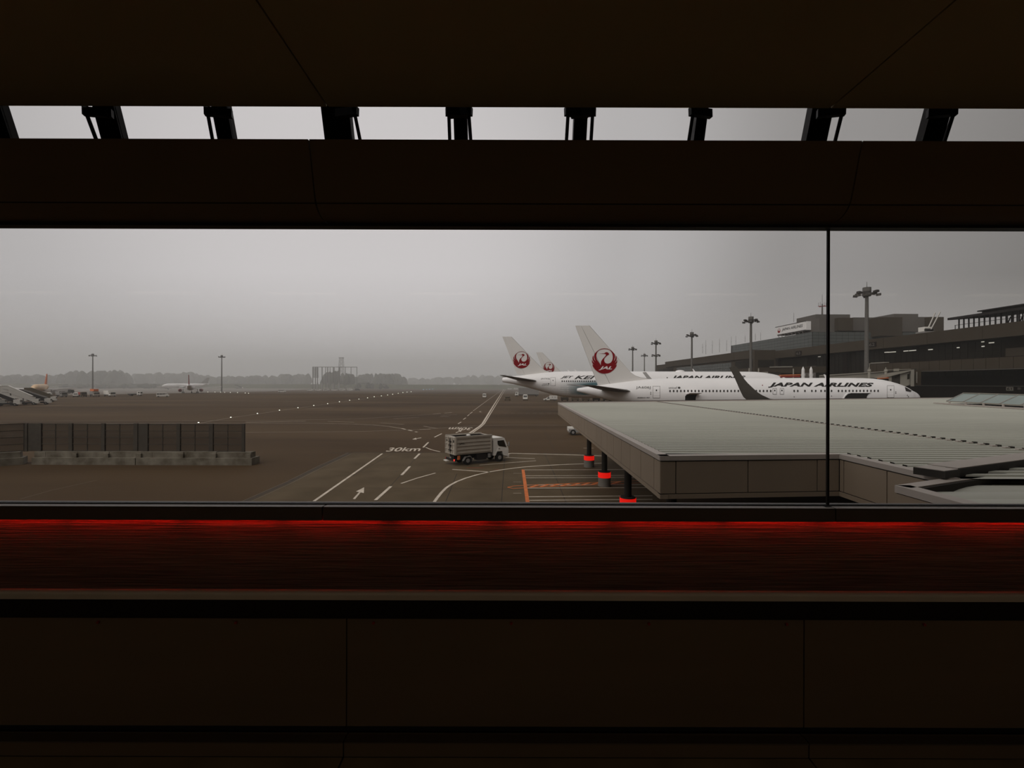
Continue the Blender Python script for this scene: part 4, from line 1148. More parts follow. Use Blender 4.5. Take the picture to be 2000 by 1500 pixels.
# aerial masts on the roof
am = thing('radio_mast', 'red and white radio mast standing on the office roof', 'antenna', (P(1605.5, 614, 182).x, 182, P(1605.5, 614, 182).z - 0.5))
MB().cyl((0, 0, 0), (0, 0, 4.6), 0.32, 0.22, 8).build('lower_pole', M_tgrey, am)
MB().cyl((0, 0, 4.6), (0, 0, 8.4), 0.07, 0.05, 6).build('tip', M_tgrey, am)
mb = MB().bar((-1.6, 0, 3.7), (1.6, 0, 3.7), 0.22, 0.22); mb.bar((0, -1.6, 3.7), (0, 1.6, 3.7), 0.22, 0.22); mb.build('cross_arm', M_rmast, am)
for x in (-1.5, -0.8, 0.8, 1.5): MB().cyl((x, 0, 3.8), (x, 0, 5.6 - abs(x) * 0.3), 0.06, 0.05, 6).build('aerial', M_tgrey, am)
for i, (x, y0, y1, D) in enumerate(((1372, 690, 671, 195), (1378.5, 692, 664, 195), (1391, 690, 665, 195), (1405, 688, 662, 195), (1419, 686, 664, 195), (1428, 684, 657, 200), (1437, 681, 656, 200), (1455, 668, 655, 200), (1475, 665, 651, 200), (1485.5, 664, 649, 200), (1550, 629, 611, 185), (1576, 627, 619, 180))):
    b = P(x, y0, D); t = P(x, y1, D)
    t_ = thing('roof_aerial', ('thin upright aerial on the terminal roof, %s from the left' % ['first', 'second', 'third', 'fourth', 'fifth', 'sixth', 'seventh', 'eighth', 'ninth', 'tenth', 'eleventh', 'twelfth'][i]), 'antenna', (b.x, D, b.z), 0, 'aerials on the terminal roof')
    MB().cyl((0, 0, 0), (0, 0, t.z - b.z), 0.07, 0.04, 6).build('whip', M_lampgrey, t_)
    MB().bar((-0.35, 0, (t.z - b.z) * 0.6), (0.35, 0, (t.z - b.z) * 0.6), 0.05).build('arm', M_lampgrey, t_)

# observation deck on the roof at the right
deck = thing('roof_pavilion', 'dark glazed pavilion with a thin double roof on the terminal parapet', 'building', (TX, 80, 17.9))
y_f, y_n = TX / 862.0 * F - 0.6, 60.0
def kb(name, *a, m=M_frame): return MB().box(*a).build(name, m, deck, world=True)
z_r = P(1857, 620, TX / 857.0 * F).z
kb('floor_slab', TX + 0.3, TX + 9, y_n, y_f, 17.7, 17.9)
MB().prism([(TX - 0.6, y_n, z_r - 0.55), (TX + 10, y_n, z_r + 0.2), (TX + 10, y_f + 1.2, z_r + 0.2), (TX - 0.6, y_f + 1.2, z_r - 0.55)], [(TX - 0.6, y_n, z_r - 0.1), (TX + 10, y_n, z_r + 0.5), (TX + 10, y_f + 1.2, z_r + 0.5), (TX - 0.6, y_f + 1.2, z_r - 0.1)]).build('roof_slab', M_frame, deck, world=True)
kb('upper_roof', TX + 1.5, TX + 9, y_n, y_f - 2.4, z_r + 0.55, z_r + 0.75)
kb('roof_rib', TX + 2.2, TX + 2.4, y_n, y_f - 2.6, z_r + 0.2, z_r + 0.6)
yy = y_f
k = 0
while yy > y_n:
    kb('post', TX + 0.4, TX + 0.55, yy - 0.09, yy + 0.09, 17.9, z_r - 0.2)
    kb('post', TX + 8.4, TX + 8.55, yy - 0.07, yy + 0.07, 17.9, z_r + 0.3)
    yy -= 0.95
kb('rail', TX + 0.1, TX + 0.18, y_n, y_f + 0.5, 18.6, 18.67)
kb('rail', TX + 8.6, TX + 8.66, y_n, y_f + 0.5, 18.75, 18.82)
for yy in (y_f + 0.4,): kb('rail_post', TX + 0.1, TX + 0.18, yy - 0.04, yy + 0.04, 17.9, 18.6)
for yy in (y_f - 5.2, y_f - 7.2, y_f - 8.9, y_f - 10.2):
    MB().bar((TX + 4, yy, 17.9), (TX + 4, yy - 0.7, 19.4), 0.14).build('stair_string', M_frame, deck, world=True)

# roof crane
rc = thing('roof_crane', 'white window cleaning crane with two tilted booms on the terminal parapet', 'crane', (TX + 0.8, TX / 797.0 * F, 17.9))
MB().box(-0.7, 0.7, -1.0, 0.6, 0.35, 1.25).build('cabinet', M_vwhite, rc)
MB().box(-0.9, 0.9, -1.3, 1.0, 0.0, 0.30).build('base_frame', M_vgrey, rc)
MB().bar((0.2, -0.7, 0.9), (0.4, -2.1, 4.0), 0.16).build('boom', M_vwhite, rc)
MB().bar((0.2, -1.4, 0.7), (0.4, -3.2, 4.0), 0.16).build('boom', M_vwhite, rc)
MB().cyl((-0.7, -1.1, 0.6), (0.7, -1.1, 0.6), 0.3, 0.3, 10).build('winch', M_vdark, rc)

# ------------------------------------------------------------------ jet bridges
jb = thing('jet_bridge', 'pale grey jet bridge with folding cab at the nose of the near airliner', 'jet bridge', (P(1765, 757, 82).x, 82, 0))
def jq(name, pts, D0, D1_, m):
    MB().prism([P(x, y, D0) for x, y in pts], [P(x, y, D1_) for x, y in pts]).build(name, m, jb, world=True)
jq('cab', [(1758, 729.5), (1779, 723.5), (1779, 751), (1758, 757.5)], 80.0, 83.0, M_bridge)
jq('cab_opening', [(1741.5, 733), (1758, 729), (1758, 757), (1741.5, 757)], 80.2, 82.8, M_bridgedark)
jq('canopy_hood', [(1735.5, 735), (1741.5, 733), (1741.5, 757), (1735.5, 757)], 79.8, 83.0, M_bridge)
jq('cab_window', [(1772, 731), (1776.5, 730), (1776.5, 740), (1772, 741)], 79.95, 80.0, M_tglass)
jq('column', [(1778.5, 722), (1785.5, 721.5), (1785.5, 754.5), (1778.5, 754.5)], 79.6, 82.0, M_bridge)
jq('column', [(1786.5, 723), (1799, 722), (1799, 752), (1786.5, 752)], 82.0, 84.0, M_tbrown)
jq('pipe', [(1789.5, 726), (1791.5, 726), (1791.5, 748), (1789.5, 748)], 81.8, 82.0, M_bridge)
jq('hood_roof', [(1705, 738), (1735, 728.5), (1779, 722.5), (1779, 724.5), (1737, 735.5), (1722, 739)], 79.5, 84.0, M_bridge)
jq('roof_unit', [(1745, 720.5), (1756, 720), (1756, 724.5), (1745, 725)], 81, 83, M_bridge)
jq('roof_rail', [(1732, 722.2), (1779, 720.6), (1779, 721.6), (1732, 723.4)], 81.5, 82, M_bridge)
jq('tunnel', [(1600, 734.5), (1700, 727.8), (1732, 725.5), (1732, 736), (1600, 746)], 86, 89, M_bridge)
jq('tunnel_edge', [(1600, 732.8), (1700, 726.8), (1732, 724.5), (1732, 726), (1700, 728.6), (1600, 735)], 85.8, 89.2, M_bridge)
jq('tunnel', [(1732, 723.5), (1790, 720), (1790, 732), (1732, 736)], 87, 90, M_bridgedark)
jq('support_leg', [(1760, 757), (1768, 757), (1768, 832), (1760, 832)], 81.0, 82.0, M_metal)
for x in (1697.5, 1730):
    mb = MB(); a = P(x, 739, 84); mb.cyl(a, P(x, 725, 84), 0.22, 0.20, 10); mb.cyl(P(x, 725, 84), P(x, 717.5, 84), 0.10, 0.06, 8); mb.bar(P(x - 2.5, 721.5, 84), P(x + 2.5, 721.5, 84), 0.16); mb.ball(P(x, 724.5, 84), 0.3, 0.3, 0.25, 8, 5)
    mb.build('lift_column', M_bridge, jb, world=True)
jq('orange_tarp', [(1713, 738.5), (1736, 737), (1736, 739), (1713, 740.2)], 78.8, 79.6, M_orange)

jb2 = thing('jet_bridge', 'grey jet bridge with two white pointed columns at the far airliner', 'jet bridge', (P(1560, 735, 120).x, 120, 0))
def j2(name, pts, D0, D1_, m): MB().prism([P(x, y, D0) for x, y in pts], [P(x, y, D1_) for x, y in pts]).build(name, m, jb2, world=True)
j2('tunnel', [(1503, 717), (1618, 715.4), (1618, 727.4), (1503, 729)], 122, 125, M_tbrown)
j2('tunnel_roof', [(1503, 716), (1548, 715.2), (1548, 717), (1503, 718)], 121.8, 125, M_bridge)
j2('cab', [(1478, 727), (1500, 726), (1500, 745), (1478, 745)], 121.5, 126, M_bridge)
j2('cab_opening', [(1500, 728), (1524, 727), (1524, 745), (1500, 745)], 122, 126, M_bridgedark)
j2('support_leg', [(1510, 745), (1520, 745), (1520, 806), (1510, 806)], 123, 124, M_metal)
for x in (1568.5, 1584):
    mb = MB(); mb.cyl(P(x, 742, 119), P(x, 722, 119), 0.42, 0.36, 10); mb.cyl(P(x, 722, 119), P(x, 716, 119), 0.36, 0.05, 10); mb.bar(P(x - 3, 732, 119), P(x + 3, 732, 119), 0.5)
    mb.build('lift_column', M_signwhite, jb2, world=True)
for x, y0, y1 in ((1549.5, 738, 720), (1463, 727, 719), (1481.5, 727, 719.5)):
    MB().cyl(P(x, y0, 119), P(x, y1, 119), 0.16, 0.14, 8).build('lamp_post', M_bridge, jb2, world=True)
tarp = thing('tarpaulin', 'orange covered loader roof between the two airliners', 'loader', (P(1542, 733, 104).x, 104, 0))
MB().prism([P(1521, 732.5, 104), P(1563, 731, 104), P(1564, 733, 104), P(1521, 734.5, 104)], [P(1523, 732, 107), P(1563, 730.8, 107), P(1564, 732.6, 107), P(1523, 734, 107)]).build('cover', M_orange, tarp, world=True)
MB().prism([P(1523, 735, 104), P(1563, 733.8, 104), P(1563, 736.5, 104), P(1523, 737, 104)], [P(1523, 735, 106), P(1563, 733.8, 106), P(1563, 736.5, 106), P(1523, 737, 106)]).build('deck', M_vred, tarp, world=True)
for x in (1526, 1560): MB().bar(P(x, 737, 105), (P(x, 737, 105).x, 105, 0), 0.3).build('leg', M_vgrey, tarp, world=True)

# ------------------------------------------------------------------ flood light masts
def mast(label, x, D, top=26.6, m=M_lampgrey, second=False):
    t = thing('flood_light_mast', label, 'light mast', ((x - 1000) / F * D, D, 0), 0, 'flood light masts')
    MB().cyl((0, 0, 0), (0, 0, top - 1.0), 0.50, 0.30, 12).build('pole', m, t, smooth=True)
    MB().cyl((0, 0, top - 1.2), (0, 0, top - 0.2), 0.75, 0.75, 10).build('platform', M_darkmetal, t)
    MB().cyl((0, 0, top - 0.2), (0, 0, top + 0.6), 0.75, 0.75, 8).build('winch_head', M_lampgrey, t)
    MB().cyl((0, 0, top + 0.6), (0, 0, top + 1.8), 0.06, 0.03, 6).build('lightning_rod', M_darkmetal, t)
    levels = [(top - 0.6, 1.55)] + ([(top - 6.2, 1.3)] if second else [])
    for zz, rr in levels:
        for k in range(8):
            a = 2 * math.pi * (k + 0.3) / 8
            c = Vector((rr * math.cos(a), rr * math.sin(a), zz - (0.5 if k % 2 else 0.0)))
            o = MB().bar((0, 0, zz - 0.2), c, 0.10).build('arm', M_darkmetal, t)
            w = Vector((math.cos(a), math.sin(a), 0))
            MB().bar(c, c + w * 0.75 + Vector((0, 0, 0.12)), 0.70, 0.42).build('flood_lamp', M_darkmetal, o)
for (lab, x, D, s) in (('tallest looking flood light mast beside the gate sign', 1692.5, 95, False), ('flood light mast between the two airliner names on the right', 1466.3, 137, False), ('flood light mast left of the dark winglet', 1351, 179, False),
                       ('flood light mast with lamps at two heights', 1281, 214, True), ('flood light mast just right of the large crane tail', 1235.5, 252, False), ('small faint flood light mast farthest behind the airliners', 1258.5, 310, False),
                       ('lone flood light mast at the left among ground vehicles', 181, 328, False), ('lone flood light mast on the hazy airfield', 433, 340, False)):
    mast(lab, x, D, 26.6, second=s)

# ------------------------------------------------------------------ fence on concrete blocks at the left
fence = thing('barrier_fence', 'dark netting fence panels on two tiers of stained concrete blocks', 'fence', (G(490, 909).x, G(490, 909).y, 0))
FD = G(300, 908.5).y
fx0, fx1 = P(62, 0, FD).x, P(488, 0, FD).x
def fb(name, x0, x1, y0, y1, z0, z1, m): return MB().box(x0, x1, y0, y1, z0, z1).build(name, m, fence, world=True)
for a, b in ((62, 264), (265.5, 492)):
    o = fb('base_block', P(a, 0, FD).x, P(b, 0, FD).x, FD, FD + 1.3, 0, 0.62, M_barrier)
ub_ = [60, 82.5, 146, 208, 272, 293, 355, 419, 487]
for a, b in zip(ub_[:-1], ub_[1:]):
    fb('upper_block', P(a, 0, FD).x + 0.02, P(b, 0, FD).x - 0.02, FD + 0.25 + rnd.random() * 0.06, FD + 1.05, 0.622, 1.08 + rnd.random() * 0.05, M_barrier)
    if b - a > 40: fb('block_foot', P(b - 9, 0, FD).x, P(b + 1, 0, FD).x, FD + 0.12, FD + 0.4, 0.622, 0.98, M_barrier)
FT = P(300, 827, FD + 0.65).z
yf = FD + 0.65
post_px = [(48, 55), (78, 82), (135.5, 142.5), (199, 206), (262, 270), (286, 290), (346, 353), (409, 417), (473, 478.5)]
for a, b in post_px:
    MB().box(P(a, 0, yf).x, P(b, 0, yf).x, yf - 0.08, yf + 0.08, 1.08, FT).build('post', M_fencepost, fence, world=True)
for (a, b) in ((82, 135.5), (142.5, 199), (206, 262), (290, 346), (353, 409), (417, 473)):
    x0, x1 = P(a, 0, yf).x, P(b, 0, yf).x
    n_ = MB().box(x0, x1, yf - 0.012, yf + 0.012, 1.12, FT - 0.05).build('net_panel', M_net, fence, world=True)
    bars = [MB().box((x0 + x1) / 2 - 0.03, (x0 + x1) / 2 + 0.03, yf - 0.03, yf + 0.03, 1.12, FT - 0.05)]
    for j in range(5):
        z = 1.14 + (FT - 1.2) * j / 4
        bars.append(MB().box(x0, x1, yf - 0.03, yf + 0.03, z - 0.03, z + 0.03))
    for q in bars: 
        o = q.build('panel_bar', M_fencepost, fence, world=True)
for (a, b) in ((55, 78), (270, 286)):
    MB().box(P(a, 0, yf).x, P(b, 0, yf).x, yf - 0.03, yf + 0.03, 1.1, FT - 0.02).build('gate_leaf', M_fencepost, fence, world=True)
# the wing that turns towards the viewer
w0, w1 = Vector((P(52, 0, yf).x, yf, 0)), Vector((P(52, 0, yf).x - 8.5, yf - 6.0, 0))
wd = (w1 - w0).normalized(); wn = Vector((-wd.y, wd.x, 0))
def wing(name, a, b, o0, o1, z0, z1, m):
    pts = [w0 + wd * a + wn * o0, w0 + wd * b + wn * o0, w0 + wd * b + wn * o1, w0 + wd * a + wn * o1]
    return MB().prism([(p.x, p.y, z0) for p in pts], [(p.x, p.y, z1) for p in pts]).build(name, m, fence, world=True)
for k in range(4):
    wing('base_block', 0.05 + 2.6 * k, 2.6 * k + 2.6, -0.65, 0.65, 0, 0.62, M_barrier)
    wing('upper_block', 0.3 + 2.6 * k, 2.6 * k + 2.84, -0.4, 0.4, 0.622, 1.1, M_barrier)
    wing('net_panel', 0.1 + 2.6 * k, 2.6 * k + 2.6, -0.012, 0.012, 1.12, FT, M_net)
    wing('post', 2.6 * k + 2.55, 2.6 * k + 2.75, -0.08, 0.08, 1.1, FT, M_fencepost)
    for j in range(5):
        wing('panel_bar', 0.1 + 2.6 * k, 2.6 * k + 2.6, -0.03, 0.03, 1.12 + (FT - 1.2) * j / 4, 1.18 + (FT - 1.2) * j / 4, M_fencepost)

# ------------------------------------------------------------------ vehicles
def wheels(t, xs, W, r, name='wheel'):
    for x in xs:
        for s in (-1, 1):
            w = MB().cyl((x, s * (W / 2 - 0.24), r), (x, s * (W / 2 + 0.01), r), r, r, 16).build(name, M_tyre, t)
            MB().cyl((x, s * (W / 2), r), (x, s * (W / 2 + 0.02), r), r * 0.5, r * 0.45, 10).build('hub', M_vgrey, w)

def profile_body(t, name, pts, W, m, inset=0.06, z_in=None):
    """side outline pushed out to the width, with the upper half drawn in a little"""
    zmax = max(p[1] for p in pts); zmid = z_in if z_in is not None else zmax * 0.55
    hw = lambda z: W / 2 - (inset if z > zmid else 0) - (0.05 if z > zmax - 0.02 else 0)
    return MB().prism([(x, -hw(z), z) for x, z in pts], [(x, hw(z), z) for x, z in pts]).build(name, m, t, smooth=False)

def van(label, loc, rz, L=4.7, W=1.75, Hh=2.05, m=M_vwhite, group=None, name='van'):
    t = thing(name, label, 'van', loc, rz, group)
    h = L / 2
    profile_body(t, 'body', [(-h, 0.35), (h - 0.1, 0.35), (h, 0.55), (h - 0.02, 0.95), (h - 0.25, 1.10), (h - 1.05, Hh - 0.12), (h - 1.3, Hh), (-h + 0.15, Hh), (-h, Hh - 0.2)], W, m)
    for s in (-1, 1):
        y0, y1 = s * (W / 2 - 0.075), s * (W / 2 - 0.045)
        for x0, x1 in ((-h + 0.25, -h + 1.2), (-h + 1.3, -h + 2.3), (-h + 2.4, h - 1.35)):
            MB().box(x0, x1, min(y0, y1), max(y0, y1), 1.25, 1.75).build('side_window', M_vglass, t)
        MB().prism([(h - 1.25, y0, 1.25), (h - 0.52, y0, 1.25), (h - 1.0, y0, 1.75), (h - 1.25, y0, 1.75)], [(h - 1.25, y1, 1.25), (h - 0.52, y1, 1.25), (h - 1.0, y1, 1.75), (h - 1.25, y1, 1.75)]).build('side_window', M_vglass, t)
    w = W / 2 - 0.18
    MB().prism([(h - 0.30, -w, 1.18), (h - 0.30, w, 1.18), (h - 0.98, w, Hh - 0.2), (h - 0.98, -w, Hh - 0.2)], [(h - 0.27, -w, 1.19), (h - 0.27, w, 1.19), (h - 0.95, w, Hh - 0.19), (h - 0.95, -w, Hh - 0.19)]).build('windscreen', M_vglass, t)
    MB().box(-h - 0.02, -h + 0.01, -w, w, 1.2, Hh - 0.3).build('rear_window', M_vglass, t)
    MB().box(h - 0.05, h + 0.05, -W / 2 + 0.05, W / 2 - 0.05, 0.32, 0.52).build('bumper', M_vdark, t)
    wheels(t, (-h + 0.85, h - 0.8), W, 0.33)
    return t

def lorry(label, loc, rz, L=7.0, W=2.2, box=(2.0, 3.1), m_box=M_vgrey, m_cab=M_vwhite, name='lorry', cat='truck', mark=False):
    t = thing(name, label, cat, loc, rz)
    h = L / 2
    profile_body(t, 'cab', [(h - 1.7, 0.5), (h, 0.5), (h, 1.25), (h - 0.25, 2.2), (h - 0.4, 2.3), (h - 1.7, 2.3)], W, m_cab)
    MB().box(h - 0.22, h - 0.02, -W / 2 + 0.18, W / 2 - 0.18, 1.3, 2.0).build('windscreen', M_vglass, t)
    for s in (-1, 1):
        MB().box(h - 1.1, h - 0.4, min(s * W / 2 * 0.9, s * W / 2 * 0.985), max(s * W / 2 * 0.9, s * W / 2 * 0.985), 1.35, 2.0).build('side_window', M_vglass, t)
    MB().box(-h, h - 1.6, -0.45, 0.45, 0.55, 0.9).build('chassis', M_vdark, t)
    b = MB().box(-h, h - 1.85, -W / 2, W / 2, 0.95, box[1]).build('cargo_box', m_box, t)
    if mark:
        MB().box(-h + 1.6, -h + 2.9, -W / 2 - 0.02, -W / 2, 1.9, 2.7).build('box_sign', M_vwhite, t)
    MB().box(-h, h - 1.85, -W / 2 - 0.01, W / 2 + 0.01, 0.85, 0.96).build('side_rail', M_vdark, t)
    wheels(t, (-h + 1.2, h - 0.85), W, 0.42)
    return t

# ---- the skip lorry in the middle
tl = G(933, 902.5)
th_ = math.radians(33)
truck = thing('skip_lorry', 'white lorry carrying a ribbed cream waste container, driving off to the right', 'truck', (tl.x, tl.y, 0), th_)
def T(name, *a, m=M_vdark, p=None): return MB().box(*a).build(name, m, p or truck)
W = 2.05
cx0, cx1, cz0, cz1 = -2.75, 0.95, 0.98, 2.52
cont = T('waste_container', cx0, cx1, -W / 2 + 0.06, W / 2 - 0.06, cz0, cz1, m=M_vcream)
for s in (-1, 1):
    for z in (cz0 + 0.12, cz0 + 0.42, cz0 + 0.74, cz0 + 1.06, cz0 + 1.40):
        MB().box(cx0 + 0.1, cx1 - 0.1, min(s * (W / 2 - 0.06), s * (W / 2)), max(s * (W / 2 - 0.06), s * (W / 2)), z, z + 0.09).build('side_rib', M_vcream, cont)
    for x in (cx0, cx1 - 0.14):
        MB().box(x, x + 0.14, min(s * (W / 2 - 0.06), s * (W / 2 + 0.02)), max(s * (W / 2 - 0.06), s * (W / 2 + 0.02)), cz0, cz1 + 0.04).build('corner_post', M_vcream, cont)
    MB().box(cx0, cx1, min(s * (W / 2 - 0.12), s * (W / 2 + 0.03)), max(s * (W / 2 - 0.12), s * (W / 2 + 0.03)), cz1 - 0.04, cz1 + 0.08).build('top_rail', M_vcream, cont)
for y in (-0.95, -0.46, 0.0, 0.40, 0.88):
    MB().box(cx0 - 0.07, cx0, y - 0.035, y + 0.035, cz0, cz1).build('rear_rib', M_vcream, cont)
for z in (cz0 + 0.02, cz0 + 0.42, cz0 + 0.88, cz1 - 0.10):
    MB().box(cx0 - 0.06, cx0, -W / 2 + 0.05, W / 2 - 0.05, z, z + 0.07).build('rear_rib', M_vcream, cont)
MB().cyl((cx0 - 0.12, -0.12, cz0 + 0.25), (cx0 - 0.12, -0.12, cz1 - 0.12), 0.035, 0.035, 8).build('lock_rod', M_vdark, cont)
for z in (cz0 + 0.35, cz0 + 0.75, cz0 + 1.1):
    MB().box(cx0 - 0.15, cx0 - 0.05, -0.30, 0.02, z, z + 0.08).build('lock_lever', M_vdark, cont)
MB().box(cx0 - 0.03, cx0 - 0.005, -0.78, -0.60, cz0 + 1.08, cz0 + 1.28).build('rear_mark', M_vdark, cont)
MB().box(cx0 - 0.03, cx0 - 0.005, 0.56, 0.78, cz0 + 1.12, cz0 + 1.20).build('rear_mark', M_vdark, cont)
v, f_ = fit(text_2d('JAL', 0.02), cx0 + 0.38, cx0 + 0.98, cz0 + 0.86, cz0 + 1.03)
mb = MB(); mb.add([(a, -W / 2 + 0.045, b) for a, b in v], f_); mb.build('side_letters', M_black, cont)
MB().box(cx0 + 0.35, cx1 - 0.3, -0.75, 0.75, cz1 - 0.12, cz1 + 0.0).build('rubbish_cover', M_vwhite, cont)
MB().ball((-0.9, 0.1, cz1 - 0.02), 0.22, 0.22, 0.12, 10, 5, 0.0).build('rubbish_bag', M_vwhite, cont)
h0 = 1.15
cab = profile_body(truck, 'cab', [(h0, 0.62), (h0 + 0.25, 0.62), (h0 + 0.40, 0.98), (h0 + 0.95, 0.98), (h0 + 1.12, 0.55), (h0 + 1.62, 0.45), (h0 + 1.66, 1.05), (h0 + 1.60, 1.35), (h0 + 1.22, 2.16), (h0 + 1.08, 2.24), (h0, 2.22)], 1.86, M_vwhite, 0.03)
for s in (-1, 1):
    a = s * 0.905; b = s * 0.925
    pl = [(h0 + 0.45, 1.95), (h0 + 1.13, 1.98), (h0 + 1.42, 1.30), (h0 + 0.62, 1.46), (h0 + 0.47, 1.62)]
    MB().prism([(x, a, z) for x, z in pl], [(x, b, z) for x, z in pl]).build('side_window', M_vglass, cab)
    MB().bar((h0 + 1.45, s * 0.95, 1.4), (h0 + 1.55, s * 1.16, 1.5), 0.03).build('mirror_arm', M_vdark, cab)
    MB().box(h0 + 1.50, h0 + 1.58, min(s * 1.10, s * 1.24), max(s * 1.10, s * 1.24), 1.45, 1.80).build('mirror', M_vgrey, cab)
    MB().box(h0 + 0.55, h0 + 0.70, min(s * .93, s * .945), max(s * .93, s * .945), 1.20, 1.25).build('door_handle', M_vdark, cab)
MB().prism([(h0 + 1.62, -0.8, 1.38), (h0 + 1.62, 0.8, 1.38), (h0 + 1.26, 0.78, 2.12), (h0 + 1.26, -0.78, 2.12)], [(h0 + 1.64, -0.8, 1.38), (h0 + 1.64, 0.8, 1.38), (h0 + 1.28, 0.78, 2.12), (h0 + 1.28, -0.78, 2.12)]).build('windscreen', M_vglass, cab)
MB().box(h0 + 1.55, h0 + 1.72, -0.92, 0.92, 0.38, 0.58).build('bumper', M_vwhite, cab)
MB().box(h0 - 0.12, h0, -0.85, 0.85, 0.7, 2.0).build('cab_back', M_vgrey, cab)
T('chassis', -2.6, h0 + 0.6, -0.42, 0.42, 0.55, 0.95)
T('hook_frame', -2.5, 0.9, -0.7, 0.7, 0.82, 1.0, m=M_vdark)
T('under_box', -0.55, 0.45, -0.92, -0.35, 0.35, 0.85)
T('under_box', -0.55, 0.45, 0.35, 0.92, 0.35, 0.85)
for s in (-1, 1):
    q = MB(); pts = [(-1.95, 0.42), (-1.72, 0.74), (-1.25, 0.78), (-0.98, 0.42)]
    for a, b in zip(pts[:-1], pts[1:]): q.bar((a[0], s * 0.88, a[1]), (b[0], s * 0.88, b[1]), 0.30, 0.04)
    q.build('mudguard', M_vgrey, truck)
T('rear_beam', -2.78, -2.66, -0.95, 0.95, 0.42, 0.60)
T('rear_platform', -2.95, -2.7, 0.35, 0.98, 0.28, 0.36, m=M_vwhite)
T('tail_lamp', -2.80, -2.76, -0.93, -0.80, 0.46, 0.60, m=M_taillight)
T('tail_lamp', -2.80, -2.76, 0.80, 0.93, 0.46, 0.60, m=M_vred)
T('number_plate', -2.80, -2.77, -0.25, 0.05, 0.62, 0.74, m=M_vgrey)
T('orange_jack', -2.45, -2.25, -0.95, -0.80, 0.55, 0.90, m=M_vorange)
T('valve_box', 0.62, 0.85, -0.95, -0.80, 0.5, 0.85, m=M_vgrey)
wheels(truck, (-1.47, h0 + 0.68), 1.86, 0.40)

# ---- vans and lorries across the field
van('white passenger van driving on the taxiway at the left', G(318, 775.5), math.radians(33), 5.0, 1.8, 2.2)
van('white van alone between the mobile stairs and the row of vans', G(551, 766.5), math.radians(24), 5.2, 1.8, 2.1)
van('white van seen from behind on the service road', G(946.5, 777), math.radians(90), 4.4, 1.7, 2.0)
rowl_ = ['first', 'second', 'third', 'fourth', 'fifth', 'sixth']
for i, (x, hh) in enumerate(((606, 2.1), (622, 2.0), (637.5, 2.4), (653.5, 1.9), (669, 2.2), (684, 2.3))):
    van('white van in the distant row below the steel net frame, %s from left' % rowl_[i], G(x, 763.6 - (x - 600) * 0.004), math.radians((24, 15, 40, 20, 25, 16)[i]), 4.9, 1.8, hh, group='row of white vans')
van('dark small car at the right end of the distant van row', G(698, 763.2), 0.1, 4.0, 1.6, 1.45, M_vdark, name='car')
van('white car seen from the front left of the light mast', G(148, 775.2), math.radians(-50), 4.4, 1.8, 1.9, name='car')
van('white van seen from the front beside the stored stairs', G(96, 775.8), math.radians(-52), 4.6, 1.8, 2.1)
van('small white car beyond the red tailed jet', G(393, 760.5), 0.2, 4.4, 1.7, 1.5, name='car')
van('white van facing the viewer beneath the long airliner tail', G(1026, 781.5), math.radians(-92), 4.6, 1.9, 2.3)
van('olive brown tractor standing beside the white road line', G(991, 782), math.radians(95), 3.6, 2.2, 1.75, M_vbrown, name='tow_tractor')
van('small white car far down the road under the tail', G(996, 761), 0.2, 4.4, 1.7, 1.5, name='car')
van('small white wagon beside the far car under the tail', G(1008, 760.8), 0.1, 4.4, 1.7, 1.9, name='car')
lorry('grey box lorry with white cab parked under the airliner tail', G(1029, 773.8), math.radians(184), 13.0, 2.5, (1, 4.6), M_vgrey, M_vwhite, 'box_lorry', mark=True)
lorry('flat grey loader truck near the white stored stairs', G(120, 775.5), math.radians(-20), 5.0, 2.2, (1, 2.7), M_vgrey, M_vgrey, 'loader_truck')
lorry('white tanker truck facing right behind the light mast', G(214, 774.3), math.radians(-25), 6.5, 2.3, (1, 2.9), M_vwhite, M_vwhite, 'tanker_truck')
ot = lorry('pale truck with an orange boom lying on its roof', G(185, 774.3), math.radians(-35), 7.0, 2.3, (1, 2.6), M_vgrey, M_vcream, 'boom_truck')
MB().box(-4.0, 2.5, -0.9, 0.9, 2.65, 3.7).build('boom', M_vorange, ot)
lorry('brown red cargo truck beside the white front-facing car', G(161, 774.6), math.radians(-30), 4.6, 2.1, (1, 2.2), M_vred, M_vbrown, 'cargo_truck')
lorry('low white flatbed crossing behind the stored vehicles', G(264, 773), math.radians(10), 6.0, 2.0, (1, 1.3), M_vgrey, M_vwhite, 'flatbed_truck')
lorry('dark fuel truck with white tank left of the mast', G(130, 768.5), math.radians(0), 7.5, 2.3, (1, 2.6), M_vgrey, M_vdark, 'fuel_truck')
for i, x in enumerate((66, 71.5)):
    pass
pk = thing('box_pickup', 'white pickup with a square box body in front of the cart train', 'pickup', G(1075, 782.8), math.radians(180))
profile_body(pk, 'cab', [(0.3, 0.35), (2.8, 0.35), (2.85, 0.75), (1.75, 0.92), (1.2, 1.45), (0.3, 1.5)], 1.7, M_vwhite)
MB().box(-2.8, 0.35, -0.95, 0.95, 0.6, 2.15).build('box_body', M_vwhite, pk)
MB().prism([(0.45, -0.86, 0.95), (1.55, -0.86, 0.95), (1.1, -0.86, 1.38), (0.45, -0.86, 1.38)], [(0.45, 0.86, 0.95), (1.55, 0.86, 0.95), (1.1, 0.86, 1.38), (0.45, 0.86, 1.38)]).build('side_window', M_vglass, pk)
for x in (-2.0, -0.9): MB().box(x, x + 0.3, 0.95, 0.96, 1.3, 1.7).build('box_mark', M_vgrey, pk)
MB().box(-2.8, 2.7, -0.5, 0.5, 0.3, 0.6).build('chassis', M_vdark, pk)
wheels(pk, (-1.8, 2.0), 1.7, 0.34)
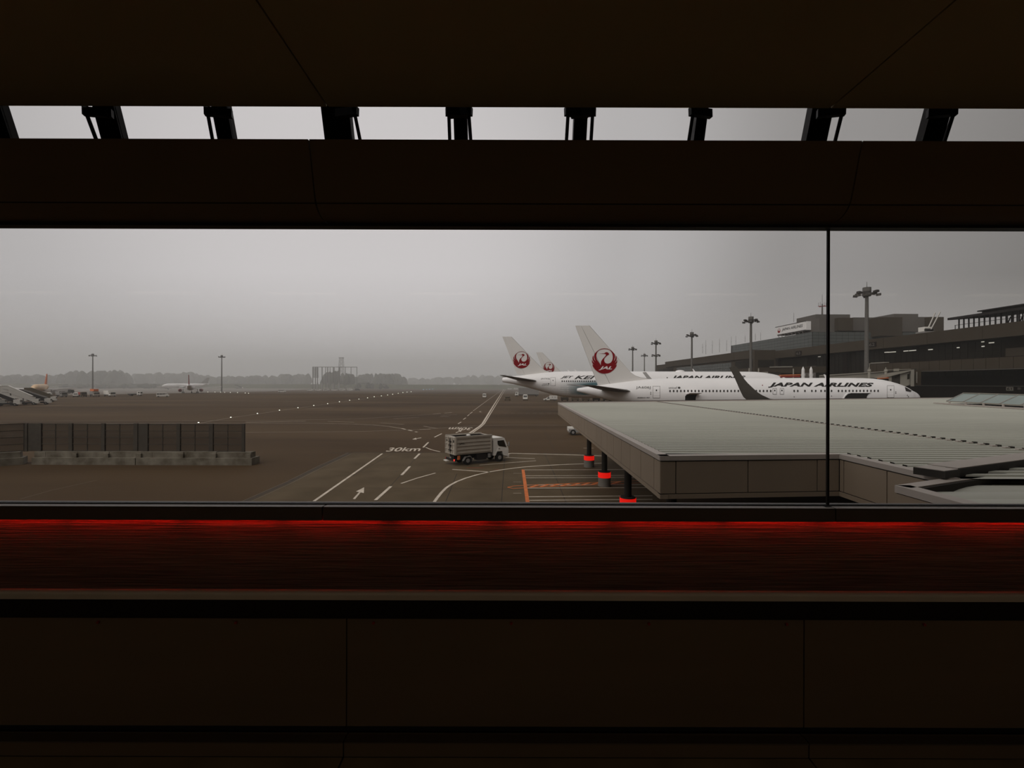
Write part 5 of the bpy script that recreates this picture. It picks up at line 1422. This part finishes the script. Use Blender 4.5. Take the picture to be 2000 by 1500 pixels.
# baggage carts
ordn = ['first', 'second', 'third', 'fourth', 'fifth']
for i in range(5):
    c = G(1103 + 20.5 * i, 783)
    t = thing('baggage_cart', 'dark baggage cart in the train below the near tail, %s from left' % ordn[i], 'cart', c, 0, 'baggage cart train')
    MB().box(-1.5, 1.5, -0.75, 0.75, 0.38, 0.52).build('bed', M_vdark, t)
    MB().box(-1.45, 1.45, -0.7, 0.7, 0.52, (1.45, 1.6, 1.6, 1.4, 1.3)[i]).build('luggage_load', (M_tbrown, M_vbrown, M_vbrown, M_tbrown, M_tbrown)[i], t)
    MB().box(-1.5, 1.5, -0.76, 0.76, 1.68, 1.74).build('roof', M_vdark, t)
    for x in (-1.45, 1.45):
        for y in (-0.7, 0.7): MB().bar((x, y, 0.4), (x, y, 1.7), 0.07).build('corner_post', M_vdark, t)
    for x in (-1.1, 1.1):
        MB().cyl((x, -0.72, 0.22), (x, 0.72, 0.22), 0.22, 0.22, 10).build('wheel', M_tyre, t)
    MB().bar((1.5, 0, 0.4), (2.3, 0, 0.35), 0.07).build('tow_bar', M_vdark, t)
# tractor half hidden by the canopy fascia
tr = thing('tow_tractor', 'white nosed tow tractor half hidden under the canopy edge', 'tractor', G(1132, 849), math.radians(180))
MB().box(-1.6, 1.6, -0.8, 0.8, 0.4, 0.85).build('body', M_vgrey, tr)
MB().box(0.9, 1.65, -0.75, 0.75, 0.6, 1.1).build('bonnet', M_vwhite, tr)
MB().box(-0.9, 0.3, -0.7, 0.7, 0.85, 1.5).build('cabin', M_vglass, tr)
MB().box(-1.0, 0.4, -0.75, 0.75, 1.5, 1.58).build('roof', M_vwhite, tr)
wheels(tr, (-1.0, 1.0), 1.6, 0.4)

# mobile stairs
def stairs(label, loc, rz, Ls=7.5, Hs=5.0, m=M_vwhite, m_side=M_vwhite, name='mobile_stairs', open_top=False):
    t = thing(name, label, 'mobile stairs', loc, rz, 'mobile boarding stairs')
    MB().box(-3.6, 3.4, -1.0, 1.0, 0.45, 0.85).build('chassis', M_vdark, t)
    MB().box(2.1, 3.5, -1.05, 1.05, 0.5, 1.9).build('cab', M_vwhite, t)
    MB().box(3.45, 3.53, -0.85, 0.85, 1.2, 1.75).build('windscreen', M_vglass, t)
    n = 14
    for s in (-1, 1):
        pl = [(2.4, 0.9), (-3.2, Hs - 1.0), (-3.2, Hs), (2.4, 2.1)]
        MB().prism([(x, s * 0.98, z) for x, z in pl], [(x, s * 0.92, z) for x, z in pl]).build('side_panel', m_side, t)
        MB().bar((2.5, s * 0.97, 2.2), (-3.2, s * 0.97, Hs + 0.1), 0.14, 0.22).build('hand_rail', m, t)
    for k in range(n):
        f = k / n
        MB().box(2.4 - 5.6 * f - 0.45, 2.4 - 5.6 * f, -0.9, 0.9, 0.95 + (Hs - 1.9) * f, 1.0 + (Hs - 1.9) * f).build('tread', M_vgrey, t)
    MB().box(-4.6, -3.1, -1.0, 1.0, Hs - 1.05, Hs - 0.95).build('platform', M_vgrey, t)
    for s in (-1, 1):
        MB().box(-4.6, -3.1, s * 0.97 - 0.03, s * 0.97 + 0.03, Hs - 0.95, Hs + 0.1).build('platform_side', m_side, t)
    if not open_top:
        pl = [(2.0, 2.7), (-3.2, Hs + 0.9), (-4.6, Hs + 0.9), (-4.6, Hs + 1.05), (-3.2, Hs + 1.05), (2.0, 2.85)]
        MB().prism([(x, -1.05, z) for x, z in pl], [(x, 1.05, z) for x, z in pl]).build('roof', m, t)
        for s in (-1, 1):
            MB().prism([(1.8, s, 2.0), (-4.5, s, Hs), (-4.5, s, Hs + 0.9), (-3.2, s, Hs + 0.9), (1.8, s, 2.75)], [(1.8, s * 0.95, 2.0), (-4.5, s * 0.95, Hs), (-4.5, s * 0.95, Hs + 0.9), (-3.2, s * 0.95, Hs + 0.9), (1.8, s * 0.95, 2.75)]).build('side_glazing', m_side, t)
    MB().bar((-2.8, 0, 0.6), (-2.8, 0, Hs - 1.1), 0.25).build('lift_column', M_vgrey, t)
    wheels(t, (-2.4, 2.4), 2.1, 0.42)
    return t
stairs('white boarding stairs at the far left edge, leftmost of the stored group', G(-22, 793), 0.62, Hs=4.9, m_side=M_vdark, open_top=True)
stairs('white boarding stairs with a dark flank, second in the stored group', G(8, 793), 0.62, Hs=5.2, m_side=M_vdark, open_top=True)
stairs('covered white boarding stairs, tallest and brightest of the stored group', G(46, 791), 0.62, Hs=5.0)
stairs('covered pale boarding stairs behind the brightest ones', G(24, 786.5), 0.62, Hs=5.2)
stairs('dark open boarding stairs at the right end of the stored group', G(70, 790), 0.62, Hs=4.8, m=M_vgrey, m_side=M_vdark, open_top=True)
stairs('brown dark boarding stairs below the orange nosed jet', G(84, 785), 0.62, Hs=5.0, m=M_vbrown, m_side=M_vbrown, open_top=True)  # brown colour stands in for the shade on these stairs
stairs('boarding stairs facing right on the hazy field', G(468, 759.6), 0.45, Hs=4.6, m=M_vgrey, m_side=M_vdark, open_top=True)
stairs('boarding stairs with orange flank facing left on the hazy field', G(520, 758.6), math.pi + 0.45, Hs=5.2, m=M_vgrey, m_side=M_vcream, open_top=False)

# ------------------------------------------------------------------ distant jets
def small_jet(label, loc, rz, m_body=M_white, m_fin=M_white, m_nose=None, m_belly=None, L=37.0, r=1.97, span=17.0, fin_h=12.0, name='jet'):
    t = thing(name, label, 'airplane', loc, rz)
    zc = 3.9
    st = [(L / 2, 0.1, -0.6), (L / 2 - 0.5, 0.7, -0.4), (L / 2 - 1.6, 1.25, -0.2), (L / 2 - 3.5, 1.75, -0.05), (L / 2 - 6, r, 0), (-L / 2 + 12, r, 0), (-L / 2 + 7, 1.55, 0.4), (-L / 2 + 3, 0.9, 1.0), (-L / 2, 0.3, 1.4)]
    n = 24
    ring = lambda x, q, o: [(x, q * math.cos(2 * math.pi * k / n), zc + o + q * math.sin(2 * math.pi * k / n)) for k in range(n)]
    MB().loft([ring(*s) for s in st]).build('fuselage', m_body, t, smooth=True)
    if m_nose:
        MB().loft([ring(x + 0.02, q + 0.03, o) for x, q, o in st[:4]]).build('nose', m_nose, t, smooth=True)
    fp = [(-L / 2 + 7.5, zc + 1.7), (-L / 2 + 1.6, zc + fin_h - 4.2), (-L / 2 - 0.6, zc + fin_h - 4.2), (-L / 2 + 1.0, zc + 1.5)]
    MB().prism([(x, -0.14, z) for x, z in fp], [(x, 0.14, z) for x, z in fp]).build('tail_fin', m_fin, t)
    for s in (-1, 1):
        def panel(nm, pts, th, m):
            MB().prism([(x, y, z) for x, y, z in pts], [(x, y, z - th) for x, y, z in pts]).build(nm, m, t)
        panel('wing', [(3.5, s * 1.6, 3.0), (-2.8, s * 1.6, 3.1), (-4.6, s * span, 4.5), (-3.2, s * span, 4.5)], 0.45, M_white)
        panel('tailplane', [(-L / 2 + 5, s * 0.8, 5.0), (-L / 2 + 1.8, s * 0.8, 5.1), (-L / 2 + 0.6, s * 6.2, 5.8), (-L / 2 + 1.8, s * 6.2, 5.8)], 0.25, M_white)
        MB().loft([[(x, s * 5.7 + q * math.cos(2 * math.pi * k / 14), 1.9 + q * math.sin(2 * math.pi * k / 14)) for k in range(14)] for x, q in ((4.6, 0.95), (4.3, 1.1), (2.4, 1.05), (0.2, 0.6))]).build('engine', m_belly or M_belly, t, smooth=True)
        MB().cyl((-1.6, s * 3.8, 0.55), (-1.6, s * 3.8, 3.0), 0.15, 0.15, 8).build('landing_gear', M_metal, t)
        for dy in (-0.4, 0.4): MB().cyl((-1.6, s * 3.8 + dy - 0.18, 0.55), (-1.6, s * 3.8 + dy + 0.18, 0.55), 0.55, 0.55, 12).build('wheel', M_tyre, t)
    MB().cyl((L / 2 - 5, 0, 0.4), (L / 2 - 5, 0, 2.2), 0.12, 0.12, 8).build('landing_gear', M_metal, t)
    MB().cyl((L / 2 - 5, -0.3, 0.4), (L / 2 - 5, 0.3, 0.4), 0.4, 0.4, 12).build('wheel', M_tyre, t)
    MB().prism([(L / 2 - 2.2, -1.1, zc + 0.35), (L / 2 - 2.2, 1.1, zc + 0.35), (L / 2 - 3.3, 1.15, zc + 1.0), (L / 2 - 3.3, -1.15, zc + 1.0)], [(L / 2 - 1.6, -1.0, zc + 0.35), (L / 2 - 1.6, 1.0, zc + 0.35), (L / 2 - 2.9, 1.1, zc + 1.15), (L / 2 - 2.9, -1.1, zc + 1.15)]).build('cockpit_window', M_port, t)
    return t
M_peach = mat('peach_aircraft_paint', (0.66, 0.46, 0.28), 0.45, var=0.03)
M_pinkgrey = mat('red_grey_aircraft_paint', (0.36, 0.19, 0.18), 0.5, var=0.05)
def at_depth(x, D): return ((x - 1000) / F * D, D, 0)
small_jet('orange nosed jet facing the viewer behind the stored stairs', at_depth(80, 250), math.radians(-52), M_peach, M_vorange, M_peach)
small_jet('jet with an upright red tail fin seen from behind', at_depth(372, 300), math.radians(122), M_white, M_vred, None, M_vred)
small_jet('white jet side on in the haze behind the red finned jet', at_depth(363, 440), math.radians(180 + 30), M_white, M_vgrey)
lt = small_jet('jet at the left picture edge showing only its tail tips', at_depth(-212, 148), math.radians(180), M_white, M_vgrey, L=44, fin_h=16.0)

# ------------------------------------------------------------------ far steel net frame, lattice tower
nf = thing('net_frame', 'tall open steel net frame on posts standing before hazy trees', 'steel frame', at_depth(650, 470))
ND = 470
zt0 = P(640, 716.3, ND).z
for x in (611, 616, 620, 629, 640, 651, 662):
    p = P(x, 0, ND); MB().box(p.x - 0.35, p.x + 0.35, ND - 0.35, ND + 0.35, 0, zt0).build('post', M_lampgrey, nf, world=True)
    if x > 616: MB().box(p.x - 0.6, p.x + 0.6, ND - 0.6, ND + 0.6, 0, 7.0).build('post_casing', M_vgrey, nf, world=True)
for x in (616, 620, 636, 644.5, 653, 663, 674.5, 685.5, 697):
    p = P(x, 0, ND + 28); MB().box(p.x - 0.25, p.x + 0.25, ND + 27.7, ND + 28.3, 0, P(x, 716.5, ND + 28).z).build('post', M_lampgrey, nf, world=True)
MB().bar(P(611, 716.8, ND), P(662, 717, ND), 0.5).build('top_beam', M_lampgrey, nf, world=True)
MB().bar(P(616, 716.8, ND + 28), P(697, 717, ND + 28), 0.5).build('top_beam', M_lampgrey, nf, world=True)
MB().bar(P(611, 716.8, ND), P(616, 716.8, ND + 28), 0.5).build('top_beam', M_lampgrey, nf, world=True)
MB().bar(P(662, 717, ND), P(697, 717, ND + 28), 0.5).build('top_beam', M_lampgrey, nf, world=True)
M_thin = screen_mat('ball_net', (0.07, 0.07, 0.06), 0.35)
MB().prism([P(611, 717, ND), P(616, 717, ND + 28), P(616, 738, ND + 28), P(611, 738, ND)], [P(621, 717, ND), P(622, 717, ND + 28), P(622, 738, ND + 28), P(621, 738, ND)]).build('net', M_thin, nf, world=True)

lat = thing('lattice_tower', 'faint lattice tower rising behind the steel net frame', 'tower', at_depth(666.5, 620))
hT = P(666.5, 699.5, 620).z
mb = MB()
for sx in (-1, 1):
    for sy in (-1, 1): mb.bar((sx * 3.6, sy * 3.6, 0), (sx * 2.0, sy * 2.0, hT), 0.45)
mb.build('legs_frame', M_lampgrey, lat)
mb = MB()
for k in range(8):
    z0, z1 = hT * k / 8, hT * (k + 1) / 8
    w0_, w1_ = 3.6 - 1.6 * k / 8, 3.6 - 1.6 * (k + 1) / 8
    for s in (-1, 1):
        mb.bar((-w0_, s * w0_, z0), (w1_, s * w1_, z1), 0.28); mb.bar((w0_, s * w0_, z0), (-w1_, s * w1_, z1), 0.28)
mb.build('bracing', M_lampgrey, lat)
MB().box(-2.6, 2.6, -2.6, 2.6, hT, hT + 1.0).build('platform', M_lampgrey, lat)

# ------------------------------------------------------------------ trees
def crown_mesh(seed):
    r_ = random.Random(seed)
    bm = bmesh.new()
    bmesh.ops.create_icosphere(bm, subdivisions=3, radius=1.0)
    lumps = [(Vector((r_.gauss(0, 1), r_.gauss(0, 1), r_.gauss(0, 0.8))).normalized(), r_.uniform(0.12, 0.38), r_.uniform(4, 12)) for _ in range(16)]
    for v in bm.verts:
        d = v.co.normalized(); k = 0.80
        for l, a, s in lumps: k += a * math.exp(-s * (1 - d.dot(l)))
        k += r_.uniform(-0.05, 0.05)
        v.co = Vector((d.x * k, d.y * k, d.z * k * 0.9))
    for v in bm.verts:
        if v.co.z < 0: v.co.z *= 0.72
    cyl = bmesh.ops.create_cone(bm, segments=7, radius1=0.16, radius2=0.10, depth=0.5, cap_ends=True)
    for v in cyl['verts']: v.co.z -= 0.62
    me = bpy.data.meshes.new('tree'); bm.to_mesh(me); bm.free()
    me.materials.append(M_leaf)
    return me
crowns = [crown_mesh(k) for k in range(6)]
def tree(x, ytop, D, wpx, label, group):
    top = P(x, ytop, D).z; w = wpx / F * D / 2
    o = link_mesh('tree', crowns[rnd.randrange(6)])
    hz = max(2.2, top * 0.5)
    w /= 1.22; o.scale = (w, w * rnd.uniform(0.75, 0.95), hz / 1.0)
    o.rotation_euler = (0, 0, rnd.uniform(0, 6.28))
    zmin = min(v.co.z for v in o.data.vertices); zmax = max(v.co.z for v in o.data.vertices)
    o.scale.z = top / (zmax - zmin)
    o.location = ((x - 1000) / F * D, D, -zmin * o.scale.z)
    tag(o, label, 'tree', group)
    return o
def treeline(rows, D, step, wpx, label, group, jit=1.6):
    for (x0, y0), (x1, y1) in zip(rows[:-1], rows[1:]):
        x = x0; k_ = 0
        while x < x1:
            k_ += 1
            t = (x - x0) / (x1 - x0)
            tree(x + rnd.uniform(-2, 2), y0 + (y1 - y0) * t + rnd.uniform(-jit, jit) + 1.0, D + (k_ % 3 - 1) * 24 * D / 620 + rnd.uniform(-2, 2), wpx * rnd.uniform(0.85, 1.25), label, group)
            x += step * rnd.uniform(0.8, 1.2)
treeline([(-260, 730), (60, 731), (118, 731)], 620, 12, 24, 'hazy tree in the treeline above the stored boarding stairs', 'trees above the stored stairs')
treeline([(122, 728), (140, 724), (200, 722.5), (236, 723), (250, 729)], 580, 11, 24, 'hazy tree in the high dark clump around the left light mast', 'trees around the left mast')
treeline([(250, 728), (330, 727), (372, 726), (395, 732), (470, 734), (540, 731), (606, 729)], 700, 12, 23, 'faint tree in the long treeline behind the red finned jet', 'trees behind the red finned jet')
treeline([(634, 727), (660, 724), (690, 728)], 560, 9, 17, 'darker tree growing between the posts of the net frame', 'trees inside the net frame')
treeline([(700, 734), (716, 729), (745, 727.5), (768, 727), (780, 730), (795, 737)], 640, 9, 19, 'hazy tree in the rounded clump right of the net frame', 'trees right of the net frame')
treeline([(800, 738), (870, 736), (930, 732), (985, 731), (1040, 733)], 980, 12, 20, 'very faint tree in the farthest treeline near the airliner tail', 'trees near the airliner tail')
treeline([(130, 748), (330, 748.5)], 500, 14, 18, 'low hedge bush along the far taxiway edge', 'hedge bushes along the taxiway', 0.8)
treeline([(700, 746.5), (760, 747.5)], 526, 9, 11, 'small shrub in the low strip right of the net frame', 'shrubs right of the net frame', 0.8)

# ------------------------------------------------------------------ taxiway lights
lm = MB().cyl((0, 0, 0), (0, 0, 0.06), 0.14, 0.12, 10).mesh('lamp_base', M_metal)
def taxi_lamp(x, y, m, label, group, r):
    p = G(x, y)
    t = thing('taxiway_light', label, 'light', (p.x, p.y, 0), 0, group)
    link_mesh('lamp_base', lm, t)
    MB().ball((0, 0, 0.06), r, r, r * 0.9, 8, 4, 0.0).build('lamp_lens', m, t)
for x, y in ((388, 826.3), (451, 816), (503, 808.5), (546, 802), (582, 797), (613, 792.6), (640, 789), (663, 785.2), (683, 782.5), (701, 780), (718, 777.6), (731, 775.4), (745, 773.6), (757, 772), (767, 770.5), (778, 768.6), (787, 767.2), (795, 766.2), (803, 765.4)):
    taxi_lamp(x, y, M_taxilamp, 'small white light set in the curving taxiway centre line', 'taxiway centre line lights', 0.09 + 0.0006 * G(x, y).y)
for x, y in ((406, 766), (420, 766.2), (431, 766.4), (439, 766.6), (450, 767), (464, 767.2), (479, 768.2), (485.5, 768.6)):
    taxi_lamp(x, y, M_taxilamp, 'small white light on the taxiway below the lone mast', 'taxiway lights below the lone mast', 0.27)
for x, y in ((827, 761.4), (833, 761.0), (839, 760.6), (845, 760.2), (851, 759.8)):
    taxi_lamp(x, y, M_taxiblue, 'small bluish light at the far end of the taxiway line', 'bluish taxiway lights', 0.4)

# ------------------------------------------------------------------ fog
fm = bpy.data.materials.new('fog'); fm.use_nodes = True
nt = fm.node_tree; nt.nodes.clear()
out = nt.nodes.new('ShaderNodeOutputMaterial'); vs_ = nt.nodes.new('ShaderNodeVolumeScatter')
vs_.inputs['Color'].default_value = (0.97, 0.96, 0.95, 1); vs_.inputs['Density'].default_value = 0.00032; vs_.inputs['Anisotropy'].default_value = 0.0
nt.links.new(vs_.outputs[0], out.inputs['Volume'])
fm2 = fm.copy(); fm2.name = 'fog_bank'
[n for n in fm2.node_tree.nodes if n.type == 'VOLUME_SCATTER'][0].inputs['Density'].default_value = 0.0021
fog = MB().box(-1500, 1500, 4.0, 280, -0.3, 110).build('haze', fm)
tag(fog, 'thin grey haze lying over the near apron and stands', 'fog', None, 'stuff')
fog2 = MB().box(-1500, 1500, 280.2, 1500, -0.3, 75).build('fog_bank_haze', fm2)
tag(fog2, 'denser grey fog bank veiling the far airfield and trees', 'fog', None, 'stuff')
